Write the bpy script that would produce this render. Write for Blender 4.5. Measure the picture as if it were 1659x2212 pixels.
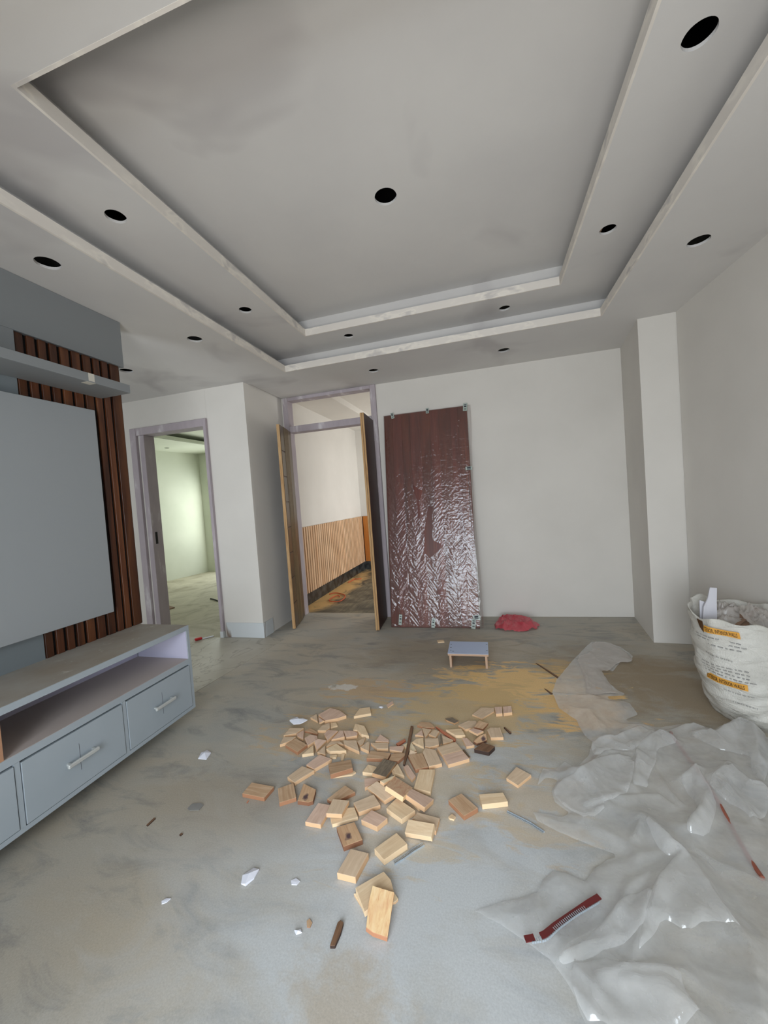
import bpy, bmesh, math, random
import numpy as np
from mathutils import Vector, Matrix, noise

# ------------------------------------------------------------------ scene, camera, light
for o in list(bpy.data.objects): bpy.data.objects.remove(o)
S = bpy.context.scene
COL = S.collection
W_PX, H_PX, F_PX = 1659, 2212, 824.68
YAW, PITCH, ROLL = 0.267482, -0.031285, -0.073147
cam_d = bpy.data.cameras.new('camera'); cam = bpy.data.objects.new('camera', cam_d); COL.objects.link(cam)
S.camera = cam
cam_d.sensor_fit = 'VERTICAL'; cam_d.sensor_height = 36.0; cam_d.lens = 36.0*F_PX/H_PX
cam_d.clip_start = .05; cam_d.clip_end = 100
_f = Vector((-math.sin(YAW)*math.cos(PITCH), math.cos(YAW)*math.cos(PITCH), math.sin(PITCH)))
_r0 = Vector((math.cos(YAW), math.sin(YAW), 0)); _u0 = _r0.cross(_f)
_r = _r0*math.cos(ROLL)+_u0*math.sin(ROLL); _u = -_r0*math.sin(ROLL)+_u0*math.cos(ROLL)
m = Matrix((( _r.x,_u.x,-_f.x),(_r.y,_u.y,-_f.y),(_r.z,_u.z,-_f.z))).to_4x4()
m.translation = (0,0,1.4); cam.matrix_world = m

S.view_settings.view_transform = 'Standard'; S.view_settings.look = 'None'
S.view_settings.gamma = 1; S.view_settings.use_curve_mapping = False
S.view_settings.exposure = 0.50

world = bpy.data.worlds.new('world'); S.world = world; world.use_nodes = True
bg = world.node_tree.nodes['Background']; bg.inputs[0].default_value = (.78,.88,1,1); bg.inputs[1].default_value = 1.2

def area(name, loc, direction, sx, sy, power, col, spread=180):
    d = bpy.data.lights.new(name,'AREA'); d.shape='RECTANGLE'; d.size=sx; d.size_y=sy; d.energy=power; d.color=col; d.spread=math.radians(spread)
    o = bpy.data.objects.new(name,d); COL.objects.link(o); o.location=loc
    o.rotation_euler = Vector(direction).to_track_quat('-Z','Y').to_euler(); return o
# area lamps stand in for daylight at the unseen window openings, balcony ones outdoors
area('daylight_balcony', (-.2,-3.0,2.0), (0,1,-.22), 3.4, 3.0, 215, (.84,.92,1))
area('balcony_bounce_fill', (-.2,-2.2,.05), (0,.35,1), 2.4, 1.6, 70, (1,.93,.84))  # added lamp for warm bounce off an unseen sunlit balcony floor
area('daylight_passage', (-3.7,.05,1.4), (0,1,0), 1.0, 1.6, 16, (.88,.94,1))
area('daylight_bedroom', (-5.6,7.6,1.45), (-.1,-1,-.1), 1.3, 1.5, 22, (.96,1,.88))
area('daylight_hall', (.02,6.6,1.3), (-1,0,-.05), 1.2, 2.0, 27, (1,.98,.93))

# ------------------------------------------------------------------ helpers
def tag(o, label=None, cat=None, group=None, kind=None):
    if label: o['label']=label
    if cat: o['category']=cat
    if group: o['group']=group
    if kind: o['kind']=kind
    return o
def empty(name, loc=(0,0,0), rz=0.0):
    o=bpy.data.objects.new(name,None); COL.objects.link(o); o.location=loc; o.rotation_euler=(0,0,rz); o.empty_display_size=.1; return o
def link_mesh(name, me, mat=None, parent=None, smooth=False):
    o=bpy.data.objects.new(name,me); COL.objects.link(o)
    if mat is not None:
        for mm in (mat if isinstance(mat,(list,tuple)) else [mat]): me.materials.append(mm)
    if parent is not None: o.parent=parent
    if smooth:
        for p in me.polygons: p.use_smooth=True
    return o
def from_bm(name, bm, mat=None, parent=None, smooth=False):
    me=bpy.data.meshes.new(name); bmesh.ops.recalc_face_normals(bm,faces=bm.faces); bm.to_mesh(me); bm.free()
    return link_mesh(name,me,mat,parent,smooth)
def bm_box(bm, x0,x1,y0,y1,z0,z1, bevel=0.0):
    vs=[bm.verts.new(p) for p in [(x0,y0,z0),(x1,y0,z0),(x1,y1,z0),(x0,y1,z0),(x0,y0,z1),(x1,y0,z1),(x1,y1,z1),(x0,y1,z1)]]
    fs=[bm.faces.new([vs[i] for i in q]) for q in [(0,3,2,1),(4,5,6,7),(0,1,5,4),(1,2,6,5),(2,3,7,6),(3,0,4,7)]]
    if bevel:
        es=list({e for f in fs for e in f.edges}); bmesh.ops.bevel(bm,geom=es,offset=bevel,segments=1,affect='EDGES')
def box(name,x0,x1,y0,y1,z0,z1,mat,parent=None,bevel=0.0):
    bm=bmesh.new(); bm_box(bm,min(x0,x1),max(x0,x1),min(y0,y1),max(y0,y1),min(z0,z1),max(z0,z1),bevel); return from_bm(name,bm,mat,parent)
def bm_prism(bm, poly, z0, z1):
    b=[bm.verts.new((x,y,z0)) for x,y in poly]; t=[bm.verts.new((x,y,z1)) for x,y in poly]; n=len(poly)
    bm.faces.new(b[::-1]); bm.faces.new(t)
    for i in range(n): bm.faces.new((b[i],b[(i+1)%n],t[(i+1)%n],t[i]))
def prism(name, poly, z0, z1, mat, parent=None):
    bm=bmesh.new(); bm_prism(bm,poly,z0,z1); return from_bm(name,bm,mat,parent)
def bm_obox(bm, O, ex, ey, ez, a, b, c):
    O=Vector(O); ex=Vector(ex); ey=Vector(ey); ez=Vector(ez)
    P=lambda i,j,k: O+ex*a[i]+ey*b[j]+ez*c[k]
    vs=[bm.verts.new(P(*q)) for q in [(0,0,0),(1,0,0),(1,1,0),(0,1,0),(0,0,1),(1,0,1),(1,1,1),(0,1,1)]]
    for q in [(0,3,2,1),(4,5,6,7),(0,1,5,4),(1,2,6,5),(2,3,7,6),(3,0,4,7)]: bm.faces.new([vs[i] for i in q])
def tube(name, pts, r, mat, parent=None, seg=8, res=6):
    cu=bpy.data.curves.new(name,'CURVE'); cu.dimensions='3D'; cu.bevel_depth=r; cu.bevel_resolution=2; cu.resolution_u=res
    sp=cu.splines.new('NURBS'); sp.points.add(len(pts)-1); sp.use_endpoint_u=True; sp.order_u=3
    for i,p in enumerate(pts): sp.points[i].co=(*p,1)
    cu.use_fill_caps=True
    t=bpy.data.objects.new(name,cu); COL.objects.link(t)
    dg=bpy.context.evaluated_depsgraph_get(); me=bpy.data.meshes.new_from_object(t.evaluated_get(dg))
    bpy.data.objects.remove(t); me.name=name
    return link_mesh(name,me,mat,parent,True)

# vectorised noise
_rng=np.random.RandomState(7); _PERM=_rng.permutation(256); _PERM=np.concatenate([_PERM,_PERM,_PERM]); _G=_rng.uniform(0,2*np.pi,256)
def pnoise(x,y,seed=0):
    x=np.asarray(x)+seed*17.13; y=np.asarray(y)+seed*9.71
    xi=np.floor(x).astype(int); yi=np.floor(y).astype(int); xf=x-xi; yf=y-yi
    u=xf**3*(xf*(xf*6-15)+10); v=yf**3*(yf*(yf*6-15)+10)
    def g(i,j,dx,dy):
        a=_G[_PERM[(_PERM[i%256]+j)%256]]; return np.cos(a)*dx+np.sin(a)*dy
    n00=g(xi,yi,xf,yf); n10=g(xi+1,yi,xf-1,yf); n01=g(xi,yi+1,xf,yf-1); n11=g(xi+1,yi+1,xf-1,yf-1)
    return 1.4*((n00*(1-u)+n10*u)*(1-v)+(n01*(1-u)+n11*u)*v)
def crumple(x,y,scale,seed=0,oct=4,warp=.5):
    """sharp creased height, 0..1"""
    wx=x+warp/scale*pnoise(x*scale*.7,y*scale*.7,seed+5); wy=y+warp/scale*pnoise(x*scale*.7,y*scale*.7,seed+6)
    h=0; a=1; t=0; s=scale
    for k in range(oct):
        ang=1.1*k+seed; c,sn=math.cos(ang),math.sin(ang)
        n=1-np.abs(pnoise((wx*c-wy*sn)*s,(wx*sn+wy*c)*s*.75,seed+k))*2.0
        h=h+a*np.clip(n,0,1)**1.5; t+=a; a*=.5; s*=2.0
    return h/t

# ------------------------------------------------------------------ materials
class NT:
    def __init__(s,name):
        s.m=bpy.data.materials.new(name); s.m.use_nodes=True; s.t=s.m.node_tree; s.n=s.t.nodes; s.b=s.n['Principled BSDF']; s.out=s.n['Material Output']
    def node(s,ty,**kw):
        n=s.n.new(ty)
        for k,v in kw.items():
            if hasattr(n,k) and not k.startswith('i_'): setattr(n,k,v)
            else: n.inputs[k.replace('i_','').replace('_',' ')].default_value=v
        return n
    def L(s,a,b): s.t.links.new(a,b)
    def coord(s,kind='Object'): return s.node('ShaderNodeTexCoord').outputs[kind]
    def mapping(s,src,scale=(1,1,1),loc=(0,0,0),rot=(0,0,0)):
        n=s.n.new('ShaderNodeMapping'); n.inputs['Scale'].default_value=scale; n.inputs['Location'].default_value=loc; n.inputs['Rotation'].default_value=rot; s.L(src,n.inputs['Vector']); return n.outputs[0]
    def noise(s,src,scale,detail=4,rough=.55,dist=0):
        n=s.n.new('ShaderNodeTexNoise'); n.inputs['Scale'].default_value=scale; n.inputs['Detail'].default_value=detail; n.inputs['Roughness'].default_value=rough; n.inputs['Distortion'].default_value=dist; s.L(src,n.inputs['Vector']); return n.outputs[0]
    def ramp(s,src,stops,interp='LINEAR'):
        n=s.n.new('ShaderNodeValToRGB'); cr=n.color_ramp; cr.interpolation=interp
        while len(cr.elements)<len(stops): cr.elements.new(.5)
        for e,(p,c) in zip(cr.elements,stops): e.position=p; e.color=(*c,1) if len(c)==3 else c
        s.L(src,n.inputs[0]); return n.outputs[0]
    def fac(s,src,a,b): return s.ramp(src,[(a,(0,0,0)),(b,(1,1,1))])
    def mix(s,f,a,b,mode='MIX'):
        n=s.n.new('ShaderNodeMix'); n.data_type='RGBA'; n.blend_type=mode
        for sock,val in ((n.inputs[0],f),(n.inputs[6],a),(n.inputs[7],b)):
            if isinstance(val,(int,float)): sock.default_value=val
            elif isinstance(val,tuple): sock.default_value=(*val,1) if len(val)==3 else val
            else: s.L(val,sock)
        return n.outputs[2]
    def math(s,op,a,b=None,c=None):
        n=s.n.new('ShaderNodeMath'); n.operation=op
        for i,v in enumerate((a,b,c)):
            if v is None: continue
            if isinstance(v,(int,float)): n.inputs[i].default_value=v
            else: s.L(v,n.inputs[i])
        return n.outputs[0]
    def base(s,v):
        if isinstance(v,tuple): s.b.inputs['Base Color'].default_value=(*v,1)
        else: s.L(v,s.b.inputs['Base Color'])
    def bump(s,h,strength=.3,dist=.01):
        n=s.n.new('ShaderNodeBump'); n.inputs['Strength'].default_value=strength; n.inputs['Distance'].default_value=dist; s.L(h,n.inputs['Height']); s.L(n.outputs[0],s.b.inputs['Normal'])
    def set(s,**kw):
        for k,v in kw.items(): s.b.inputs[k.replace('_',' ')].default_value=v
def lin(r,g,b):
    f=lambda c:(c/255/12.92) if c/255<=.04045 else ((c/255+.055)/1.055)**2.4
    return (f(r),f(g),f(b))
def geomask(nt, x, y, sx, sy, rot=0.0):
    """soft elliptical patch on the floor centred at x,y (metres)"""
    c=nt.n.new('ShaderNodeNewGeometry').outputs['Position']
    v=nt.n.new('ShaderNodeVectorMath'); v.operation='SUBTRACT'; nt.L(c,v.inputs[0]); v.inputs[1].default_value=(x,y,0)
    mp=nt.mapping(v.outputs[0],(1/sx,1/sy,0),(0,0,0),(0,0,rot)) if not rot else None
    if rot:
        r=nt.n.new('ShaderNodeVectorRotate'); r.inputs['Axis'].default_value=(0,0,1); r.inputs['Angle'].default_value=-rot; nt.L(v.outputs[0],r.inputs['Vector']); mp=nt.mapping(r.outputs[0],(1/sx,1/sy,0))
    l=nt.n.new('ShaderNodeVectorMath'); l.operation='LENGTH'; nt.L(mp,l.inputs[0])
    return nt.math('SUBTRACT',1.0,l.outputs['Value'])   # 1 centre, 0 edge, negative outside

def mat_plaster(name,c1,c2,smudge=None):
    t=NT(name); co=t.coord()
    n=t.noise(co,1.3,5); col=t.mix(t.fac(n,.35,.7),c1,c2)
    if smudge:
        s=t.noise(t.mapping(co,(1,1,1),(3,1,0)),1.1,3,.5,.6); col=t.mix(t.math('MULTIPLY',t.fac(s,.58,.70),.6),col,smudge)
    t.base(col); t.set(Roughness=.85); t.bump(t.noise(co,60,3),.06,.003); return t.m
M={}
M['wall']=mat_plaster('wall_putty',lin(222,218,211),lin(214,210,203))
M['wall_green']=mat_plaster('wall_putty_bedroom',lin(222,226,212),lin(212,217,202))
M['ceil']=mat_plaster('ceiling_putty',lin(216,214,211),lin(208,206,204),lin(178,174,174))
# cove lips: patched putty strips
t=NT('lip_putty'); co=t.coord(); n=t.noise(t.mapping(co,(1,1,2)),5,3,.5,.3); t.base(t.ramp(n,[(.0,lin(222,216,208)),(.5,lin(226,220,212)),(.58,lin(236,230,220)),(.68,lin(206,201,196))])); t.set(Roughness=.9); M['lip']=t.m
t=NT('dark_void'); t.base((.004,.004,.005)); t.set(Roughness=1.0); M['void']=t.m
t=NT('lilac_primer'); co=t.coord(); n=t.noise(t.mapping(co,(3,3,.8)),4,4); t.base(t.ramp(n,[(.3,lin(168,158,164)),(.6,lin(178,168,173)),(.7,lin(205,200,202))])); t.set(Roughness=.7); M['frame']=t.m
t=NT('grey_laminate'); co=t.coord(); n=t.noise(co,2,3); t.base(t.mix(t.fac(n,.3,.7),lin(166,175,182),lin(158,168,175))); t.set(Roughness=.32,Specular_IOR_Level=.4); M['laminate']=t.m
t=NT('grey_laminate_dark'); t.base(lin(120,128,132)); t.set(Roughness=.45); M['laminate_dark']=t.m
t=NT('grey_panel_laminate'); t.base(lin(134,138,140)); t.set(Roughness=.5); M['panel']=t.m
t=NT('light_grey_screen_panel'); t.base(lin(152,157,160)); t.set(Roughness=.5); M['screen']=t.m
t=NT('dusty_laminate'); co=t.coord(); n=t.noise(co,9,5,.65,.4); n2=t.noise(t.mapping(co,(1,1,1),(4,2,0)),3,4); a=t.mix(t.fac(n2,.35,.65),lin(166,162,154),lin(152,142,128)); t.base(t.mix(t.fac(n,.60,.70),a,lin(188,182,172))); t.set(Roughness=.8); M['dusty']=t.m
t=NT('lilac_inner_board'); t.base(lin(196,194,214)); t.set(Roughness=.6); M['lilac']=t.m
t=NT('raw_board_edge'); t.base(lin(176,132,102)); t.set(Roughness=.8); M['rawedge']=t.m
t=NT('brushed_metal'); t.base(lin(205,208,206)); t.set(Roughness=.35,Metallic=.35); M['metal']=t.m
def mat_wood(name, cols, scale=1.0, rough=.6, axis='Z', rnd=.25, ring=14):
    t=NT(name); co=t.coord(); oi=t.node('ShaderNodeObjectInfo')
    off=t.n.new('ShaderNodeVectorMath'); off.operation='SCALE'; 
    cx=t.n.new('ShaderNodeCombineXYZ'); t.L(oi.outputs['Random'],cx.inputs[0]); t.L(oi.outputs['Random'],cx.inputs[1]); t.L(oi.outputs['Random'],cx.inputs[2])
    t.L(cx.outputs[0],off.inputs[0]); off.inputs['Scale'].default_value=23.0
    ad=t.n.new('ShaderNodeVectorMath'); ad.operation='ADD'; t.L(co,ad.inputs[0]); t.L(off.outputs[0],ad.inputs[1])
    sc={'X':(.08,1,1),'Y':(1,.08,1),'Z':(1,1,.08)}[axis]
    mp=t.mapping(ad.outputs[0],tuple(scale*ring*v for v in sc))
    n=t.noise(mp,1.0,5,.6,1.2); fine=t.noise(t.mapping(ad.outputs[0],tuple(scale*90*v for v in sc)),1.0,2)
    c=t.ramp(n,[(.28,cols[0]),(.5,cols[1]),(.68,cols[2])])
    c=t.mix(.18,c,t.ramp(fine,[(.35,(.1,.1,.1)),(.65,(1,1,1))]),'MULTIPLY')
    hs=t.n.new('ShaderNodeHueSaturation'); mr=t.n.new('ShaderNodeMapRange'); mr.inputs['To Min'].default_value=1-rnd; mr.inputs['To Max'].default_value=1+rnd*.6
    t.L(oi.outputs['Random'],mr.inputs[0]); t.L(mr.outputs[0],hs.inputs['Value']); t.L(c,hs.inputs['Color']); t.base(hs.outputs[0])
    t.set(Roughness=rough); t.bump(fine,.15,.002); return t.m
M['slatwood']=mat_wood('dark_brown_slat_wood',[lin(58,31,18),lin(88,48,26),lin(114,68,38)],1.0,.42,'Z',.4,12)
M['pineslat']=mat_wood('pale_pine_slat',[lin(206,158,116),lin(226,186,146),lin(236,202,166)],1.0,.6,'Z',.12)
M['orangeslat']=mat_wood('orange_varnished_slat',[lin(176,104,36),lin(196,120,44),lin(206,134,60)],1.0,.5,'Z',.1)
M['walnut']=mat_wood('dark_walnut_leaf',[lin(48,26,18),lin(62,34,24),lin(74,42,30)],1.0,.45,'Z',.05)
M['leafbronze']=mat_wood('bronze_brown_leaf',[lin(70,56,42),lin(92,76,58),lin(112,94,72)],1.0,.34,'Z',.1)
M['leafpale']=mat_wood('pale_fluted_strip',[lin(100,84,62),lin(124,106,80),lin(142,122,94)],1.0,.34,'Z',.12)
M['leafedge']=mat_wood('pale_board_edge',[lin(166,124,78),lin(192,152,104),lin(206,172,126)],1.0,.7,'Z',.05,30)
M['mahogany']=mat_wood('mahogany_door_board',[lin(72,24,14),lin(98,34,20),lin(116,44,26)],1.0,.4,'Z',.2)
M['groove']=NT('black_gap').m; M['groove'].node_tree.nodes['Principled BSDF'].inputs['Base Color'].default_value=(.006,.005,.005,1)
M['groove'].node_tree.nodes['Principled BSDF'].inputs['Roughness'].default_value=.9

def mat_block(name,cols,knot=None,side=None):
    t=NT(name); co=t.coord(); oi=t.node('ShaderNodeObjectInfo')
    cx=t.n.new('ShaderNodeCombineXYZ'); r=t.math('MULTIPLY',oi.outputs['Random'],37.0); t.L(r,cx.inputs[0]); t.L(r,cx.inputs[1])
    ad=t.n.new('ShaderNodeVectorMath'); ad.operation='ADD'; t.L(co,ad.inputs[0]); t.L(cx.outputs[0],ad.inputs[1])
    n=t.noise(t.mapping(ad.outputs[0],(6,70,70)),1.0,4,.6,.8); blot=t.noise(ad.outputs[0],22,3)
    c=t.ramp(n,[(.25,cols[0]),(.5,cols[1]),(.7,cols[2])])
    c=t.mix(t.math('MULTIPLY',t.fac(blot,.45,.75),.35),c,cols[0])
    # raw sawn sides are paler and yellower than the weathered top
    nm=t.n.new('ShaderNodeTexCoord').outputs['Normal']; sp=t.n.new('ShaderNodeSeparateXYZ'); t.L(nm,sp.inputs[0])
    up=t.fac(t.math('ABSOLUTE',sp.outputs[2]),.55,.75)
    c=t.mix(up,side if side else lin(226,186,144),c)
    if knot:
        wv=t.n.new('ShaderNodeVectorMath'); wv.operation='MULTIPLY_ADD'; ns=t.n.new('ShaderNodeTexNoise'); ns.inputs['Scale'].default_value=30; t.L(ad.outputs[0],ns.inputs['Vector']); t.L(ns.outputs['Color'],wv.inputs[0]); wv.inputs[1].default_value=(.03,.03,0); t.L(co,wv.inputs[2]); g=t.mapping(wv.outputs[0],(1/.02,1/.014,0),(-(knot[0]+.015)/.02,-(knot[1]+.015)/.014,0)); l=t.n.new('ShaderNodeVectorMath'); l.operation='LENGTH'; t.L(g,l.inputs[0])
        k=t.ramp(l.outputs['Value'],[(.5,(1,1,1)),(1.0,(.35,.35,.35)),(1.15,(0,0,0))]); c=t.mix(k,c,lin(92,70,72))
    t.base(c); t.set(Roughness=.75); t.bump(n,.25,.002); return t.m
BM={'tan':mat_block('tan_offcut',[lin(200,172,142),lin(214,188,158),lin(224,200,172)]),
 'pink':mat_block('pinkish_offcut',[lin(202,168,146),lin(218,186,164),lin(228,200,180)]),
 'light':mat_block('pale_yellow_offcut',[lin(216,184,146),lin(230,202,164),lin(238,214,180)],side=lin(238,208,168)),
 'pale':mat_block('cream_offcut',[lin(236,210,170),lin(243,222,184),lin(248,232,200)]),
 'brown':mat_block('brown_offcut',[lin(176,140,106),lin(196,162,128),lin(210,180,148)],side=lin(168,120,88)),
 'grey':mat_block('grey_weathered_offcut',[lin(104,94,82),lin(130,116,98),lin(152,138,116)],side=lin(190,150,110)),
 'stripe':mat_block('red_striped_offcut',[lin(214,156,126),lin(230,192,156),lin(236,206,172)],side=lin(240,210,164)),
 'knot':mat_block('knotty_offcut',[lin(190,148,112),lin(206,168,130),lin(218,184,146)],knot=(.012,-.006),side=lin(140,96,70)),
 'bark':mat_block('bark_brown_strip',[lin(92,66,48),lin(122,90,66),lin(140,106,80)],side=lin(60,42,34)),
 'red':mat_block('reddish_strip',[lin(176,104,76),lin(200,132,100),lin(212,150,116)],side=lin(170,92,64)),
 'flame':mat_block('red_grained_pine_board',[lin(214,150,108),lin(240,206,154),lin(246,218,172)],side=lin(186,130,96))}

# floor: dusty cement with grey-blue wet-looking patches, painted window light, sawdust and paint spatter
def mat_floor():
    t=NT('dusty_floor'); P=t.n.new('ShaderNodeNewGeometry').outputs['Position']
    n1=t.noise(t.mapping(P,(1,1.6,1)),1.0,6,.6,.5); n2=t.noise(t.mapping(P,(1.2,2.2,1),(5,3,0)),2.2,7,.65,.8); n3=t.noise(P,14,5,.7)
    c=t.mix(t.fac(n1,.38,.62),lin(190,180,162),lin(178,176,168))
    c=t.mix(t.math('MULTIPLY',t.fac(n2,.45,.68),.6),c,lin(190,184,170))
    dk=t.noise(t.mapping(P,(1,2.6,1),(9,1,0)),2.6,7,.68,1.0); c=t.mix(t.math('MULTIPLY',t.fac(dk,.50,.70),.7),c,lin(130,132,132))
    # pool of cool window light painted into the middle foreground
    a=t.fac(t.math('ADD',geomask(t,-.35,1.3,1.35,1.4),t.math('MULTIPLY',t.math('SUBTRACT',n2,.5),1.5)),.1,.8); c=t.mix(t.math('MULTIPLY',a,.75),c,lin(208,213,216))
    # brown stained patch in front
    a=t.fac(t.math('ADD',geomask(t,-.48,.93,.26,.2),t.math('MULTIPLY',t.math('SUBTRACT',n3,.5),1.6)),.2,.75); c=t.mix(t.math('MULTIPLY',a,.75),c,lin(188,176,158))
    for (x,y,sx,sy,k) in [(-1.25,1.55,.7,.35,.45),(-1.1,2.2,.5,.35,.3),(1.1,2.9,.6,.7,.8),(.75,3.3,.7,.6,.6),(-.6,3.3,.9,.6,.5),(-1.5,.9,.6,.5,.2)]:
        a=t.fac(t.math('ADD',geomask(t,x,y,sx,sy),t.math('MULTIPLY',t.math('SUBTRACT',n2,.5),1.8)),.1,.7); c=t.mix(t.math('MULTIPLY',a,k),c,lin(158,140,114))
    # sawdust
    saw=t.noise(t.mapping(P,(1.0,3.2,1),(2,7,0)),4.0,7,.68,.7)
    for (x,y,sx,sy,k,cc) in [(.12,2.82,.75,.46,1.0,lin(240,202,142)),(-.2,2.5,.75,.5,.75,lin(214,184,134)),(-.95,2.65,.5,.22,.6,lin(208,172,126)),(-.5,2.25,.7,.4,.5,lin(206,184,146)),
                             (-1.05,2.1,.5,.35,.65,lin(206,178,138)),(-.45,1.75,.55,.5,.5,lin(206,186,152)),(.1,1.75,.35,.3,.45,lin(206,180,140)),(.5,2.55,.34,.34,.9,lin(232,192,132)),(.5,3.15,.35,.2,.6,lin(206,172,118))]:
        a=t.fac(t.math('ADD',geomask(t,x,y,sx,sy),t.math('MULTIPLY',t.math('SUBTRACT',saw,.5),3.0)),.22,.5); c=t.mix(t.math('MULTIPLY',a,k),c,cc)
    a=t.fac(t.math('ADD',geomask(t,-1.15,2.66,.16,.07),t.math('MULTIPLY',t.math('SUBTRACT',n3,.5),2.4)),.3,.5); c=t.mix(t.math('MULTIPLY',a,.8),c,lin(226,222,214))
    # speckle: white paint drips, dark crumbs
    v=t.n.new('ShaderNodeTexVoronoi'); v.inputs['Scale'].default_value=9; t.L(P,v.inputs['Vector'])
    sz=t.n.new('ShaderNodeSeparateColor'); t.L(v.outputs['Color'],sz.inputs[0]); rad=t.math('MULTIPLY',t.math('POWER',sz.outputs[0],5.0),.075)
    a=t.math('LESS_THAN',v.outputs['Distance'],rad); a=t.math('MULTIPLY',a,t.fac(t.math('ADD',geomask(t,-.75,1.1,.9,.7),.3),0.05,.3)); c=t.mix(a,c,lin(236,238,236))
    v2=t.n.new('ShaderNodeTexVoronoi'); v2.inputs['Scale'].default_value=6; t.L(t.mapping(P,(1,1,1),(3,3,0)),v2.inputs['Vector'])
    sz=t.n.new('ShaderNodeSeparateColor'); t.L(v2.outputs['Color'],sz.inputs[0]); rad=t.math('MULTIPLY',t.math('POWER',sz.outputs[1],6.0),.06)
    a=t.math('LESS_THAN',v2.outputs['Distance'],rad); c=t.mix(t.math('MULTIPLY',a,.7),c,lin(110,96,84))
    fine=t.noise(P,160,2,.7); c=t.mix(.35,c,t.ramp(fine,[(.3,(.55,.55,.55)),(.7,(1,1,1))]),'MULTIPLY')
    t.base(c); t.set(Roughness=.62,Specular_IOR_Level=.35); t.bump(t.math('ADD',n3,saw),.15,.004); return t.m
M['floor']=mat_floor()
t=NT('dusty_marble_tile'); P=t.n.new('ShaderNodeNewGeometry').outputs['Position']; n=t.noise(P,2.5,5); c=t.mix(t.fac(n,.35,.65),lin(172,166,152),lin(188,184,172))
v=t.noise(t.mapping(P,(1,1,1),(0,2,0)),1.8,6,.6,1.5); c=t.mix(t.math('MULTIPLY',t.ramp(v,[(.475,(0,0,0)),(.5,(1,1,1)),(.525,(0,0,0))]),.4),c,lin(98,84,72)); t.base(c); t.set(Roughness=.5); M['marble']=t.m
t=NT('skirting_marble'); P=t.coord(); n=t.noise(t.mapping(P,(1,1,.4),rot=(0,.6,0)),2.6,2,.4,.4); c=t.mix(t.ramp(n,[(.50,(0,0,0)),(.515,(1,1,1)),(.53,(0,0,0))]),lin(205,210,212),lin(120,100,84)); t.base(c); t.set(Roughness=.3); M['skirt']=t.m
t=NT('bedroom_dusty_floor'); P=t.n.new('ShaderNodeNewGeometry').outputs['Position']; n=t.noise(t.mapping(P,(1,1,1)),2.2,6,.65,.8); t.base(t.ramp(n,[(.3,lin(150,142,122)),(.5,lin(184,178,158)),(.7,lin(198,192,172))])); t.set(Roughness=.8); M['bedfloor']=t.m
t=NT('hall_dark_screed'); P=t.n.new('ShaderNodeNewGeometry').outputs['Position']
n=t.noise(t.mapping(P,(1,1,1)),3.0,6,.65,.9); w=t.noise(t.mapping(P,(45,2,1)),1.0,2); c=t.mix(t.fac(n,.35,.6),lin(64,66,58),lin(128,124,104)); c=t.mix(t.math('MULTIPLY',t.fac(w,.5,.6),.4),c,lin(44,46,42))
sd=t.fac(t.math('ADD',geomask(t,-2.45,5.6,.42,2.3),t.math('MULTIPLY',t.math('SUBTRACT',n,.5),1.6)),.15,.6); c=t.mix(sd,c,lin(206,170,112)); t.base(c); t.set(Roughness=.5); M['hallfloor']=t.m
t=NT('black_granite_skirting'); P=t.coord(); n=t.noise(P,9,4); t.base(t.ramp(n,[(.4,lin(26,28,30)),(.7,lin(78,80,78))])); t.set(Roughness=.35); M['granite']=t.m
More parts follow.
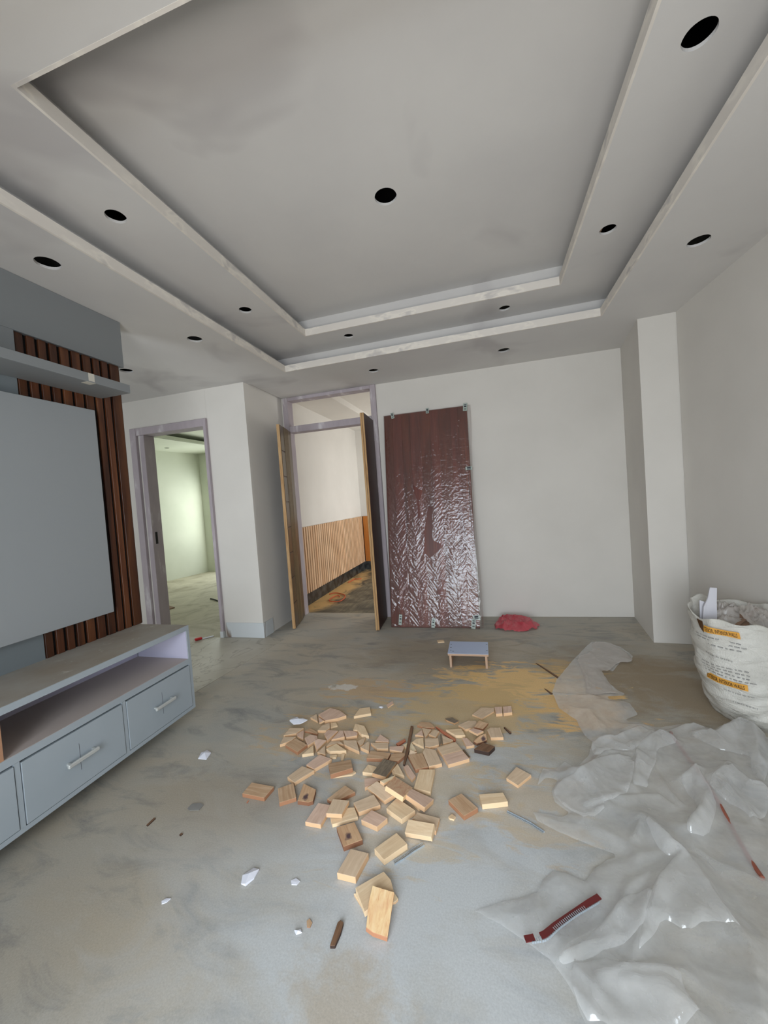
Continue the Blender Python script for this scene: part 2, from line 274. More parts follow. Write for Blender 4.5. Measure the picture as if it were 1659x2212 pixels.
# translucent builder's film
def mat_film(name, col, body, gloss=.22, var=.15, dust=None, ripple=False):
    t=NT(name); n=t.n; t.n.remove(t.b)
    tr=n.new('ShaderNodeBsdfTransparent'); tr.inputs[0].default_value=(.97,.97,.97,1)
    df=n.new('ShaderNodeBsdfDiffuse'); tl=n.new('ShaderNodeBsdfTranslucent'); gl=n.new('ShaderNodeBsdfGlossy'); gl.inputs['Roughness'].default_value=gloss; gl.inputs[0].default_value=(.9,.9,.9,1)
    co=t.coord(); nz=t.noise(co,6,5,.6); 
    c=t.mix(t.fac(nz,.3,.7),col,tuple(x*.9 for x in col))
    if dust: 
        dz=t.noise(co,5,6,.7,.5); c=t.mix(t.math('MULTIPLY',t.fac(dz,.62,.68),.7),c,dust)
    t.L(c,df.inputs[0]); t.L(c,tl.inputs[0])
    m1=n.new('ShaderNodeMixShader'); m1.inputs[0].default_value=.15; t.L(df.outputs[0],m1.inputs[1]); t.L(tl.outputs[0],m1.inputs[2])
    m2=n.new('ShaderNodeMixShader'); lwf=n.new('ShaderNodeLayerWeight'); lwf.inputs[0].default_value=.35; f=t.math('ADD',t.math('ADD',t.math('MULTIPLY',t.fac(nz,.3,.7),var),body),t.math('MULTIPLY',lwf.outputs['Facing'],.38)); f.node.use_clamp=True; t.L(f,m2.inputs[0]); t.L(tr.outputs[0],m2.inputs[1]); t.L(m1.outputs[0],m2.inputs[2])
    lw=n.new('ShaderNodeLayerWeight'); lw.inputs[0].default_value=.5; m3=n.new('ShaderNodeMixShader'); t.L(t.math('MULTIPLY_ADD',t.math('POWER',lw.outputs['Facing'],4.0),.6,(.06 if ripple else .07)),m3.inputs[0]); t.L(m2.outputs[0],m3.inputs[1]); t.L(gl.outputs[0],m3.inputs[2])
    t.L(m3.outputs[0],t.out.inputs[0])
    b=n.new('ShaderNodeBump'); b.inputs['Strength'].default_value=.7; b.inputs['Distance'].default_value=.005; t.L(t.noise(co,14,5,.55,.9),b.inputs['Height'])
    if ripple:
        sx=t.n.new('ShaderNodeSeparateXYZ'); t.L(co,sx.inputs[0]); bands=t.math('GREATER_THAN',t.math('SINE',t.math('MULTIPLY',sx.outputs[0],23.0)),0.0)
        r1=t.noise(t.mapping(co,(7,42,1),rot=(0,0,.75)),1.0,2,.5,.6); r2=t.noise(t.mapping(co,(7,42,1),rot=(0,0,-.75)),1.0,2,.5,.6)
        ms=t.n.new('ShaderNodeMix'); t.L(bands,ms.inputs[0]); t.L(r1,ms.inputs[2]); t.L(r2,ms.inputs[3])
        t.L(t.math('ADD',ms.outputs[0],t.math('MULTIPLY',t.noise(co,30,4,.6,1.0),.5)),b.inputs['Height']); b.inputs['Strength'].default_value=.55; b.inputs['Distance'].default_value=.0055
    for s in (df,tl,gl): t.L(b.outputs[0],s.inputs['Normal'])
    return t.m
M['film']=mat_film('milky_plastic_film',lin(250,251,250),.12,.14,.24)
M['film_fold']=mat_film('layered_plastic_film',lin(250,251,250),.12,.13,.20)
M['film_far']=mat_film('dusty_plastic_film',lin(224,216,208),.34,.35,.2,lin(222,176,112))
M['wrap']=mat_film('clear_wrap_film',lin(176,144,138),.03,.10,.05,None,True)
M['redbag']=mat_film('red_plastic_bag',lin(222,84,98),.62,.22,.2)
t=NT('white_woven_sack'); co=t.coord(); w=t.n.new('ShaderNodeTexWave'); w.inputs['Scale'].default_value=60; w.inputs['Distortion'].default_value=.5; t.L(co,w.inputs[0]); n=t.noise(co,6,4); t.base(t.mix(t.fac(n,.35,.7),lin(214,212,204),lin(198,195,186))); t.set(Roughness=.5); t.bump(t.math('ADD',t.noise(t.mapping(co,(1,1,3)),9,5,.6,.5),t.math('MULTIPLY',w.outputs[1],.03)),.8,.02); M['sack']=t.m
def flat(name,c,rough=.7,**k):
    t=NT(name); t.base(c); t.set(Roughness=rough,**k); return t.m
M['ink']=flat('black_print',lin(62,62,70)); M['brownink']=flat('brown_print',lin(72,44,14)); M['band']=flat('ochre_printed_band',lin(218,158,62)); M['paper']=flat('white_paper',lin(232,234,244)); M['board']=flat('white_offcut_board',lin(205,204,210))
M['blue']=flat('blue_print',lin(52,104,170)); M['cord']=flat('rust_red_cord',lin(150,84,64)); M['rope']=flat('orange_cable',lin(196,88,50)); M['redstrip']=flat('dark_red_strip',lin(104,36,36),.4)
M['nail']=flat('galvanised_steel',lin(186,196,204),.4,Metallic=.5); M['tile']=flat('grey_tile_chip',lin(138,136,132)); M['tape']=flat('pale_green_tape',lin(166,178,170),.35); M['red']=flat('red_plastic',lin(190,34,38),.4); M['black']=flat('black_plastic',(.01,.01,.01))
M['stooltop']=flat('pale_blue_laminate',lin(192,206,232),.4); M['plyedge']=flat('ply_edge',lin(186,156,132),.8); M['masking']=flat('cream_masking_tape',lin(206,202,190),.8); M['darkmaroon']=flat('dark_purple_gap',lin(38,22,44),.6)
M['cardboard']=flat('brown_cardboard',lin(140,112,92),.9)

M['nichedust']=flat('pinkish_dusty_shelf',lin(192,180,174),.8)
# ------------------------------------------------------------------ measured outlines on the floor (metres)
OUTLINE=[(0.805,3.702),(0.898,3.731),(1.009,3.613),(1.043,3.425),(0.998,3.316),(0.913,3.291),(0.814,3.122),(0.756,3.186),(0.71,3.126),(0.755,2.852),(0.793,2.795),(0.771,2.769),(0.638,2.728),(0.783,2.679),(0.786,2.549),(0.678,2.462),(0.763,2.464),(0.84,2.422),(1.053,2.502),(1.111,2.436),(1.25,2.544),(1.318,2.59),(1.356,2.559),(1.325,2.447),(1.343,2.39),(1.46,2.28),(1.48,2.12),(1.66,1.95),(1.78,1.5),(1.8,1.0),(1.8,0.55),(0.169,0.959),(0.156,1.03),(0.147,1.077),(0.12,1.123),(0.094,1.153),(0.033,1.186),(-0.049,1.222),(-0.13,1.248),(-0.069,1.278),(-0.016,1.301),(0.078,1.343),(0.103,1.396),(0.144,1.439),(0.19,1.434),(0.242,1.415),(0.291,1.476),(0.34,1.518),(0.392,1.539),(0.321,1.566),(0.244,1.592),(0.181,1.619),(0.114,1.657),(0.104,1.698),(0.175,1.699),(0.22,1.693),(0.255,1.718),(0.201,1.772),(0.199,1.834),(0.236,1.904),(0.187,1.92),(0.138,1.861),(0.181,1.983),(0.239,1.986),(0.293,2.049),(0.319,2.02),(0.358,2.036),(0.419,2.115),(0.465,2.236),(0.436,2.293),(0.425,2.435),(0.351,2.556),(0.341,2.757),(0.397,2.944),(0.616,3.368),(0.715,3.549)]
CREASES=[([(0.601,3.318),(0.606,2.969),(0.567,2.817)],0.03,0.02),([(0.606,3.344),(0.47,3.07),(0.347,2.791),(0.365,2.572),(0.426,2.459)],0.012,0.02),([(0.748,3.447),(0.848,3.341),(0.998,3.301)],0.03,0.025),([(0.341,2.75),(0.536,2.698),(0.781,2.785)],0.03,0.015),([(0.368,2.536),(0.517,2.507),(0.524,2.319)],0.03,0.03),([(0.424,2.445),(0.426,2.309),(0.443,2.221)],0.025,0.03),([(0.434,2.15),(0.5,2.222),(0.587,2.235),(0.734,2.347)],0.06,0.04),([(0.59,2.245),(0.687,2.378),(0.752,2.401),(0.796,2.366)],0.05,0.04),([(0.335,1.94),(0.446,2.062),(0.515,2.123),(0.629,2.113)],0.06,0.05),([(0.2,1.813),(0.235,1.883),(0.336,1.947)],0.04,0.04),([(0.201,1.783),(0.238,1.724),(0.318,1.679),(0.418,1.772)],0.035,0.03),([(0.321,1.743),(0.476,1.819),(0.636,1.864),(0.671,1.814)],0.04,0.025),([(0.54,1.875),(0.652,2.164),(0.808,2.322),(0.853,2.266)],0.07,0.035),([(0.778,2.261),(0.685,2.027),(0.679,1.888),(0.708,1.828)],0.05,0.025),([(0.758,1.957),(0.858,2.045),(0.848,1.903),(0.766,1.793),(0.671,1.691)],0.08,0.045),([(0.879,2.365),(1.012,2.439),(1.044,2.403)],0.05,0.03),([(0.982,2.354),(1.066,2.38),(1.063,2.293)],0.05,0.025),([(1.144,2.378),(1.259,2.475),(1.284,2.424),(1.174,2.173)],0.09,0.05),([(0.866,1.966),(1.017,2.104),(1.027,1.967),(1.084,1.96)],0.07,0.04),([(0.915,1.999),(0.927,1.867),(0.938,1.788)],0.05,0.02),([(0.108,1.678),(0.179,1.617),(0.298,1.549),(0.394,1.536)],0.02,0.02),([(0.525,1.705),(0.576,1.604),(0.627,1.546),(0.629,1.394),(0.645,1.288),(0.633,1.226),(0.577,1.093)],0.075,0.05),([(0.531,1.724),(0.463,1.616)],0.05,0.02),([(0.259,1.407),(0.291,1.467),(0.396,1.523),(0.545,1.559)],0.03,0.03),([(0.599,1.569),(0.503,1.463),(0.432,1.374),(0.323,1.186)],0.06,0.035),([(0.105,1.144),(0.14,1.174),(0.262,1.264),(0.372,1.388),(0.587,1.55)],0.035,0.025),([(0.089,1.143),(0.124,1.09),(0.178,1.043),(0.2,1.027)],0.03,0.02),([(0.14,1.177),(0.325,1.239),(0.455,1.328)],0.03,0.02),([(0.228,1.132),(0.329,1.161),(0.433,1.167)],0.05,0.025),([(0.248,1.195),(0.331,1.185),(0.433,1.168)],0.03,0.015),([(0.271,1.125),(0.376,1.123),(0.45,1.077)],0.04,0.03),([(0.493,1.289),(0.561,1.344),(0.637,1.309)],0.04,0.04),([(0.076,1.332),(0.113,1.39),(0.174,1.429),(0.238,1.396)],0.02,0.02),([(-0.125,1.248),(-0.035,1.29),(0.075,1.33)],0.012,0.012),([(0.856,1.886),(0.678,1.722),(0.661,1.612),(0.71,1.549),(0.826,1.513)],0.04,0.03)]
FLAPS=[('twist',[(0.759,1.961),(0.813,2.008),(0.862,2.054),(0.865,1.998),(0.855,1.908),(0.841,1.841),(0.801,1.774),(0.729,1.672),(0.657,1.658),(0.682,1.717),(0.747,1.786),(0.768,1.844),(0.765,1.909)],0.045),('band',[(0.541,1.877),(0.588,1.997),(0.649,2.155),(0.709,2.235),(0.802,2.324),(0.867,2.334),(0.872,2.248),(0.811,2.226),(0.748,2.17),(0.699,2.055),(0.641,1.986),(0.617,1.917),(0.588,1.917)],0.04),('puff',[(0.436,2.16),(0.504,2.238),(0.59,2.245),(0.687,2.378),(0.753,2.404),(0.815,2.343),(0.706,2.226),(0.632,2.122),(0.517,2.132),(0.439,2.058)],0.03),('left',[(0.199,1.805),(0.235,1.879),(0.334,1.939),(0.445,2.06),(0.536,2.107),(0.621,2.088),(0.545,1.891),(0.474,1.811),(0.331,1.734),(0.415,1.761),(0.321,1.669),(0.236,1.713)],0.03),('strand',[(0.602,3.325),(0.764,3.471),(0.803,3.682),(0.944,3.692),(0.997,3.566),(1.014,3.336),(0.984,3.275),(0.889,3.271),(0.781,3.098),(0.728,3.116),(0.74,2.947),(0.729,2.784),(0.781,2.787),(0.537,2.704),(0.587,2.908)],0.015),('peak',[(0.529,1.716),(0.584,1.611),(0.629,1.552),(0.632,1.399),(0.646,1.307),(0.637,1.325),(0.568,1.326),(0.495,1.28),(0.447,1.317),(0.385,1.243),(0.331,1.194),(0.431,1.37),(0.501,1.459),(0.592,1.56),(0.555,1.538),(0.526,1.569)],0.04),('lowfold',[(0.139,1.167),(0.223,1.228),(0.356,1.371),(0.453,1.402),(0.393,1.294),(0.346,1.244),(0.21,1.177),(0.133,1.133),(0.109,1.137)],0.03),('front',[(0.138,1.134),(0.241,1.183),(0.433,1.167),(0.423,1.144),(0.448,1.072),(0.171,1.012),(0.139,1.064)],0.03),('rightfold',[(0.868,1.969),(1.019,2.107),(1.031,2.014),(1.096,1.981),(1.01,1.832),(0.931,1.775),(0.92,1.854),(0.877,1.91)],0.04),('topright',[(0.971,2.345),(1.062,2.371),(1.146,2.384),(1.24,2.491),(1.298,2.513),(1.293,2.431),(1.329,2.386),(1.117,2.018),(1.092,2.087),(1.159,2.21),(1.042,2.224),(0.99,2.286)],0.035)]
CORD=[(0.889,2.379),(0.873,2.23),(0.878,2.109),(0.879,1.987),(0.858,1.839),(0.841,1.713),(0.827,1.595),(0.823,1.535)]
REDSTRIP=[(0.025,1.172),(0.081,1.191),(0.121,1.231),(0.181,1.281),(0.232,1.317),(0.274,1.347)]
NAIL1=[(-0.44,1.368),(-0.41,1.397),(-0.379,1.432),(-0.341,1.468)]
NAIL2=[(-0.006,1.677),(0.046,1.652),(0.083,1.634),(0.13,1.6)]
RED=[(-0.022,4.101),(0.019,4.253),(0.134,4.353),(0.265,4.357),(0.374,4.267),(0.434,4.123),(0.39,4.011),(0.252,3.924),(0.078,3.94),(-0.01,4.003)]
SCRAPB=[(-1.688,1.757),(-1.705,1.802),(-1.687,1.83),(-1.645,1.812),(-1.632,1.758)]
SCRAPC=[(-0.982,1.172),(-0.996,1.201),(-0.97,1.235),(-0.945,1.234),(-0.944,1.199),(-0.96,1.168)]
TILE=[(-1.47,1.439),(-1.469,1.467),(-1.431,1.479),(-1.406,1.472),(-1.406,1.442),(-1.45,1.431)]
FLAKE=[(-0.705,1.071),(-0.685,1.078),(-0.677,1.07),(-0.693,1.061)]
TH0=-2.66;TH1=-2.02
BLOCKS = [
('wood_offcut','pink',0.022,[(-1.0927,2.1887,0.022),(-1.0219,2.224,0.022),(-0.9739,2.2642,0.022),(-1.0408,2.3145,0.022),(-1.1161,2.3352,0.022),(-1.1639,2.2475,0.022)],'six-sided pinkish offcut at the far left tip of the pile, behind the paper scrap'),
('wood_offcut','light',0.018,[(-0.822,2.3166,0.018),(-0.8511,2.3864,0.018),(-0.9162,2.3641,0.018),(-0.9242,2.2665,0.018)],'pale slant-cut offcut lying alone at the far edge above the notched piece'),
('wood_offcut','tan',0.014,[(-1.1412,2.186,0.014),(-1.1853,2.2635,0.014),(-1.2102,2.2208,0.014)],'small tan triangle left of the six-sided offcut, upper left of the pile'),
('wood_offcut','pink',0.012,[(-1.1262,2.171,0.0116),(-1.0881,2.1678,0.0346),(-1.1606,2.2387,0.0116)],'tiny pink triangular chip tucked under the six-sided offcut'),
('wood_offcut','tan',0.018,[(-1.0423,2.0975,0.018),(-1.0311,2.1268,0.018),(-1.0544,2.177,0.018),(-1.0908,2.1428,0.018),(-1.0973,2.0894,0.018)],'dusty five-sided offcut right of the white paper scrap'),
('wood_offcut','light',0.01,[(-1.033,2.1414,0.01),(-0.9972,2.1679,0.01),(-1.0193,2.1982,0.01),(-1.0551,2.1931,0.01)],'small pale chip just below the six-sided offcut'),
('wood_offcut','light',0.02,[(-0.8512,2.1267,0.02),(-0.8123,2.0909,0.02),(-0.7624,2.0822,0.02),(-0.8212,2.1742,0.02),(-0.886,2.187,0.02),(-0.8768,2.1229,0.02)],'offcut with a curved dark notch in its left end'),
('wood_offcut','tan',0.02,[(-0.7219,1.9503,0.02),(-0.7405,2.0253,0.02),(-0.7525,2.0311,0.02),(-0.781,1.9757,0.02)],'wedge with a dark right edge between the left and middle clusters'),
('wood_offcut','tan',0.012,[(-0.7923,1.9995,0.012),(-0.7783,2.0182,0.012),(-0.7826,2.0783,0.012),(-0.8222,2.0344,0.012)],'dull tan sliver behind the dark-edged wedge between the clusters'),
('wood_offcut','tan',0.016,[(-1.2191,2.0447,0.016),(-1.1977,2.1021,0.016),(-1.2875,2.0907,0.016),(-1.2872,2.0136,0.016)],'flat offcut directly in front of the white paper scrap'),
('wood_offcut','pink',0.016,[(-1.1969,2.019,0.016),(-1.1472,1.9982,0.016),(-1.1871,2.0837,0.016),(-1.2129,2.0415,0.016)],'small square-cornered offcut at the front of the paper scrap, right half'),
('wood_offcut','brown',0.012,[(-1.1392,2.0758,0.012),(-1.0854,2.0628,0.012),(-1.092,2.0828,0.012),(-1.159,2.1162,0.012),(-1.1811,2.0824,0.012)],'knotty splinter piece right of the paper scrap'),
('wood_offcut','pink',0.018,[(-1.0909,1.9438,0.018),(-1.0579,2.0086,0.018),(-1.0797,2.04,0.018),(-1.1228,2.0434,0.018),(-1.1436,2.0076,0.018)],'round-cornered pinkish offcut in the middle of the left cluster'),
('wood_offcut','tan',0.018,[(-1.2364,1.9497,0.018),(-1.2104,1.9774,0.018),(-1.2035,2.0107,0.018),(-1.2775,1.9971,0.018),(-1.2615,1.9265,0.018)],'leftmost offcut of the far left cluster, with a ribbed front edge'),
('wood_offcut','brown',0.02,[(-1.1225,1.8798,0.02),(-1.0965,1.949,0.02),(-1.1912,1.9932,0.02),(-1.227,1.9288,0.02)],'brownish diamond lying on the leftmost offcuts of the left cluster'),
('wood_offcut','light',0.018,[(-1.0272,1.8907,0.018),(-1.0613,1.956,0.018),(-1.0874,1.8669,0.018)],'pale right-angled triangle at the front of the left cluster'),
('wood_offcut','pink',0.018,[(-1.0189,1.9163,0.0176),(-0.9989,2.0087,0.0176),(-1.047,1.9924,0.0309),(-1.0594,1.9691,0.0331)],'pink triangle behind the two front triangles of the left cluster'),
('wood_offcut','tan',0.018,[(-0.9549,1.8881,0.018),(-0.9893,1.9596,0.018),(-1.0097,1.8992,0.018)],'tan triangle right of the pale right-angled triangle, left cluster'),
('wood_offcut','pink',0.02,[(-0.9934,2.0051,0.02),(-0.9674,2.1036,0.02),(-1.0321,2.1,0.02),(-1.0397,2.061,0.02)],'kite-shaped pink offcut in the centre of the left cluster'),
('wood_offcut','pink',0.02,[(-0.9048,2.0543,0.02),(-0.9365,2.1082,0.02),(-0.9584,2.1083,0.02),(-0.9726,2.0122,0.02)],'triangular pink offcut leaning right of the kite-shaped one'),
('wood_offcut','pink',0.02,[(-0.8929,2.0481,0.02),(-0.8344,2.0754,0.02),(-0.84,2.1024,0.02),(-0.8799,2.1166,0.02),(-0.9339,2.1086,0.02)],'broad pink offcut left of the notched piece'),
('wood_offcut','tan',0.014,[(-0.9338,1.9964,0.014),(-0.8865,1.9923,0.014),(-0.9225,2.0175,0.014),(-0.9739,2.008,0.014),(-0.9823,1.9608,0.014)],'thin tan offcut half under the five-sided one, left cluster'),
('wood_offcut','light',0.02,[(-0.9386,1.9146,0.02),(-0.8491,1.9359,0.02),(-0.9302,1.9862,0.02),(-0.9689,1.9316,0.02)],'roof-shaped offcut at the front of the left cluster'),
('wood_offcut','tan',0.02,[(-0.8797,1.9826,0.02),(-0.7736,1.9393,0.02),(-0.8225,2.0297,0.02),(-0.9,2.0217,0.02)],'slanting offcut with a pale sawn front edge, right end of the left cluster'),
('wood_offcut','light',0.012,[(-0.925,1.8781,0.012),(-0.8897,1.8837,0.012),(-0.8932,1.9068,0.012),(-0.9327,1.8935,0.012)],'small pale stub in front of the roof-shaped offcut'),
('wood_offcut','light',0.01,[(-0.8579,1.8727,0.01),(-0.8437,1.875,0.01),(-0.8555,1.927,0.01),(-0.8726,1.9172,0.01)],'short upright-looking pale stick in front of the roof-shaped offcut'),
('wood_offcut','tan',0.02,[(-1.0231,1.6622,0.02),(-0.9608,1.7606,0.02),(-1.0417,1.779,0.02),(-1.0797,1.6919,0.02)],'long tan offcut under the end of a pinker one, left of the grained block'),
('wood_offcut','pink',0.02,[(-0.9654,1.7673,0.02),(-0.9042,1.8575,0.02),(-0.9867,1.8807,0.02),(-1.0236,1.7917,0.02)],'long pinkish offcut lying on the tan one, left of the grained block'),
('wood_offcut','light',0.009,[(-0.8533,1.7432,0.009),(-0.7575,1.7772,0.009),(-0.7443,1.7977,0.009),(-0.7647,1.8097,0.009),(-0.8741,1.7625,0.009)],'thin pale lath under the grained block'),
('wood_offcut','brown',0.022,[(-0.8524,1.7228,0.0372),(-0.7585,1.7917,0.0337),(-0.7966,1.8678,0.0217),(-0.9066,1.8182,0.0217)],'grained rectangular block resting on a thin pale lath'),
('wood_offcut','pink',0.016,[(-0.6344,2.0513,0.016),(-0.637,2.0684,0.016),(-0.703,2.1148,0.016),(-0.713,2.0441,0.016)],'pinkish triangle at the far left of the middle cluster'),
('wood_offcut','tan',0.018,[(-0.6835,1.9805,0.018),(-0.621,1.9903,0.018),(-0.6338,2.0397,0.018),(-0.7343,2.0242,0.018)],'oblong offcut in front of the pinkish triangle, middle cluster'),
('wood_offcut','pink',0.018,[(-0.6121,1.9844,0.018),(-0.538,1.9764,0.018),(-0.5359,2.022,0.018),(-0.5437,2.03,0.018),(-0.6189,2.0109,0.018)],'short offcut just left of the long upright stick'),
('wood_offcut','brown',0.02,[(-0.6025,1.9061,0.02),(-0.5973,1.9552,0.02),(-0.7156,1.9543,0.02),(-0.7174,1.8927,0.02)],'weathered brown offcut behind the dark grey block'),
('wood_offcut','brown',0.018,[(-0.5434,1.9019,0.018),(-0.5013,1.9769,0.018),(-0.5911,1.9539,0.018),(-0.5959,1.8984,0.018)],'curved-edge brown offcut right of the dark grey block'),
('wood_offcut','light',0.02,[(-0.6499,1.7888,0.02),(-0.6077,1.7883,0.02),(-0.648,1.8397,0.02),(-0.6943,1.8482,0.02),(-0.7063,1.7908,0.02)],'offcut with bright yellow edge left of the dark grey block'),
('wood_offcut','pink',0.018,[(-0.661,1.692,0.018),(-0.6365,1.7171,0.018),(-0.5918,1.7604,0.018),(-0.6019,1.7771,0.018),(-0.683,1.7508,0.018)],'pinkish offcut under the left end of the tan middle block'),
('wood_offcut','light',0.018,[(-0.5511,1.8157,0.018),(-0.4884,1.8014,0.018),(-0.5417,1.8825,0.018),(-0.5602,1.8256,0.018)],'orange-tinted triangle right of the dark grey block'),
('wood_offcut','pink',0.014,[(-0.481,1.8215,0.014),(-0.4463,1.7832,0.014),(-0.4335,1.8146,0.014),(-0.4897,1.8902,0.014),(-0.5082,1.8712,0.014)],'pinkish broken piece in the dip right of the orange-tinted triangle'),
('wood_offcut','grey',0.02,[(-0.5696,1.7541,0.0373),(-0.5473,1.8895,0.0193),(-0.6206,1.8892,0.0308),(-0.6394,1.7557,0.0481)],'dark grey weathered block on top of the pile centre'),
('wood_offcut','pale',0.014,[(-0.5606,1.6867,0.057),(-0.533,1.7299,0.0481),(-0.5249,1.7655,0.043),(-0.5814,1.696,0.0593)],'nearly white triangle peeking out behind the striped block'),
('wood_offcut','light',0.02,[(-0.3443,1.716,0.02),(-0.3437,1.8688,0.02),(-0.4215,1.8559,0.02),(-0.4267,1.7297,0.02)],'upright pale rectangular block right of the striped block'),
('wood_offcut','light',0.014,[(-0.3829,1.6182,0.014),(-0.3769,1.6252,0.014),(-0.432,1.6836,0.014),(-0.4664,1.6906,0.014)],'pale offcut edge under the purple-grey block'),
('wood_offcut','tan',0.022,[(-0.5461,1.6235,0.0216),(-0.4975,1.656,0.0378),(-0.6063,1.7208,0.0366),(-0.6491,1.6893,0.0216)],'tan rectangular block overlapped by the red-striped block'),
('wood_offcut','stripe',0.022,[(-0.4508,1.6211,0.0567),(-0.4309,1.7279,0.0209),(-0.5351,1.7768,0.0308),(-0.5444,1.6619,0.0666)],'block with fine red grain stripes on top of the pile'),
('wood_offcut','pink',0.022,[(-0.3531,1.6056,0.0354),(-0.3233,1.6756,0.0214),(-0.4301,1.7067,0.032),(-0.4561,1.6594,0.0423)],'purplish block with splintered yellow front edge, right of the red-striped block'),
('wood_offcut','tan',0.014,[(-0.4345,2.1241,0.014),(-0.4113,2.2074,0.014),(-0.4683,2.215,0.014)],'dusty triangle at the far side of the middle cluster'),
('wood_offcut','pink',0.014,[(-0.4472,2.1371,0.014),(-0.4656,2.1951,0.014),(-0.4984,2.1425,0.014)],'small pink wedge right of the long upright stick'),
('wood_offcut','brown',0.014,[(-0.4448,2.2174,0.014),(-0.3939,2.2334,0.014),(-0.4259,2.2772,0.014),(-0.482,2.2771,0.014),(-0.5035,2.2371,0.014)],'brown-edged offcut at the far tip of the middle cluster'),
('wood_offcut','tan',0.016,[(-0.3745,2.135,0.016),(-0.3617,2.1957,0.016),(-0.3931,2.2047,0.016),(-0.4189,2.1563,0.016)],'small square offcut left of the reddish strip'),
('wood_offcut','light',0.014,[(-0.4288,2.0393,0.014),(-0.4462,2.1233,0.014),(-0.4839,2.1047,0.014),(-0.5041,2.0745,0.014)],'bright-edged triangle right of the long stick, middle cluster'),
('wood_offcut','tan',0.018,[(-0.4226,2.0433,0.018),(-0.3987,2.0379,0.018),(-0.3479,2.0688,0.018),(-0.3591,2.1253,0.018),(-0.4337,2.1129,0.018)],'broad dusty offcut in the middle of the middle cluster'),
('wood_offcut','pale',0.014,[(-0.4976,1.9923,0.014),(-0.4647,2.0064,0.014),(-0.5098,2.0784,0.014),(-0.5502,2.0417,0.014)],'pale yellow triangle behind the long stick'),
('wood_offcut','tan',0.014,[(-0.4704,1.9671,0.0138),(-0.4573,1.9864,0.0181),(-0.4943,1.989,0.0261),(-0.5005,1.9511,0.0138)],'small tan triangle behind the two joined brown-edged blocks'),
('wood_offcut','tan',0.012,[(-0.329,2.0912,0.012),(-0.2894,2.1106,0.012),(-0.2745,2.1301,0.012),(-0.3415,2.1642,0.012)],'thin tan sliver under the reddish strip'),
('wood_offcut','light',0.018,[(-0.2638,2.1653,0.018),(-0.2098,2.1745,0.018),(-0.2366,2.2371,0.018),(-0.3246,2.2115,0.018)],'oblong pale offcut right of the reddish strip'),
('wood_offcut','brown',0.02,[(-0.4416,1.8518,0.02),(-0.3802,1.8814,0.02),(-0.4272,1.9822,0.02),(-0.5036,1.9544,0.02)],'square brown-edged block, left of a joined pair'),
('wood_offcut','tan',0.02,[(-0.3779,1.8841,0.02),(-0.314,1.9184,0.02),(-0.3619,2.019,0.02),(-0.4205,2.0269,0.02),(-0.4271,1.9883,0.02)],'five-sided brown-edged block, right of a joined pair'),
('wood_offcut','pink',0.02,[(-0.2814,1.9134,0.02),(-0.1775,1.9772,0.02),(-0.2178,2.0373,0.02),(-0.318,1.9781,0.02)],'block with a red front edge at the right front of the middle cluster'),
('wood_offcut','tan',0.02,[(-0.3184,1.9814,0.02),(-0.2192,2.0406,0.02),(-0.26,2.1036,0.02),(-0.3559,2.0397,0.02)],'dusty rectangular block behind the red-edged block'),
('wood_strip','grey',0.008,[(-0.3434,2.0896,0.008),(-0.3341,2.0966,0.008),(-0.3495,2.1826,0.008),(-0.357,2.1733,0.008)],'thin grey strip standing out left of the tan sliver'),
('wood_strip','grey',0.008,[(-0.1816,2.0015,0.008),(-0.1753,2.0076,0.008),(-0.2089,2.0647,0.008),(-0.2184,2.0614,0.008)],'thin grey strip along the right side of the red-edged block'),
('wood_offcut','tan',0.016,[(-0.212,2.2356,0.016),(-0.1428,2.27,0.016),(-0.1536,2.3285,0.016),(-0.201,2.3252,0.016),(-0.2577,2.2694,0.016)],'dusty flat offcut at the far left of the right-hand group'),
('wood_offcut','brown',0.02,[(-0.1117,2.2444,0.0196),(-0.0797,2.3087,0.0196),(-0.136,2.2997,0.0364),(-0.1619,2.2339,0.0342)],'brown-edged offcut at the top of the right-hand group'),
('wood_offcut','pink',0.014,[(-0.1422,2.1709,0.034),(-0.1074,2.2041,0.034),(-0.1646,2.2234,0.034),(-0.191,2.205,0.034)],'small pink oval-looking chip below the brown-edged offcut'),
('wood_offcut','tan',0.018,[(-0.0692,2.1732,0.018),(0.0008,2.1886,0.018),(-0.0155,2.2779,0.018),(-0.0696,2.27,0.018),(-0.089,2.2432,0.018)],'square dusty offcut at the right end of the right-hand group'),
('wood_offcut','pink',0.016,[(-0.1994,2.0775,0.016),(-0.1557,2.0971,0.016),(-0.1987,2.1547,0.016),(-0.2269,2.1504,0.016)],'offcut with a red front edge between the middle and right-hand groups'),
('wood_offcut','knot',0.016,[(-0.1435,2.1113,0.0158),(-0.1107,2.1322,0.0158),(-0.0889,2.1509,0.0168),(-0.093,2.1949,0.0267),(-0.128,2.1728,0.0267),(-0.162,2.1238,0.0209)],'offcut with a round dark knot, right-hand group'),
('wood_offcut','bark',0.022,[(-0.0792,2.0405,0.022),(-0.0473,2.0939,0.022),(-0.1101,2.1189,0.022),(-0.1567,2.0545,0.022)],'offcut with black bark on its front side, nearest of the right-hand group'),
('wood_strip','bark',0.01,[(0.0369,2.2453,0.01),(0.0467,2.2528,0.01),(0.0113,2.3024,0.01),(0.0058,2.2995,0.01)],'short dark stick right of the square dusty offcut'),
('wood_offcut','grey',0.012,[(-0.3329,2.3189,0.012),(-0.2807,2.2925,0.012),(-0.2583,2.3181,0.012),(-0.3003,2.3547,0.012),(-0.3443,2.3334,0.012)],'grey chip alone on the sawdust beyond the middle cluster'),
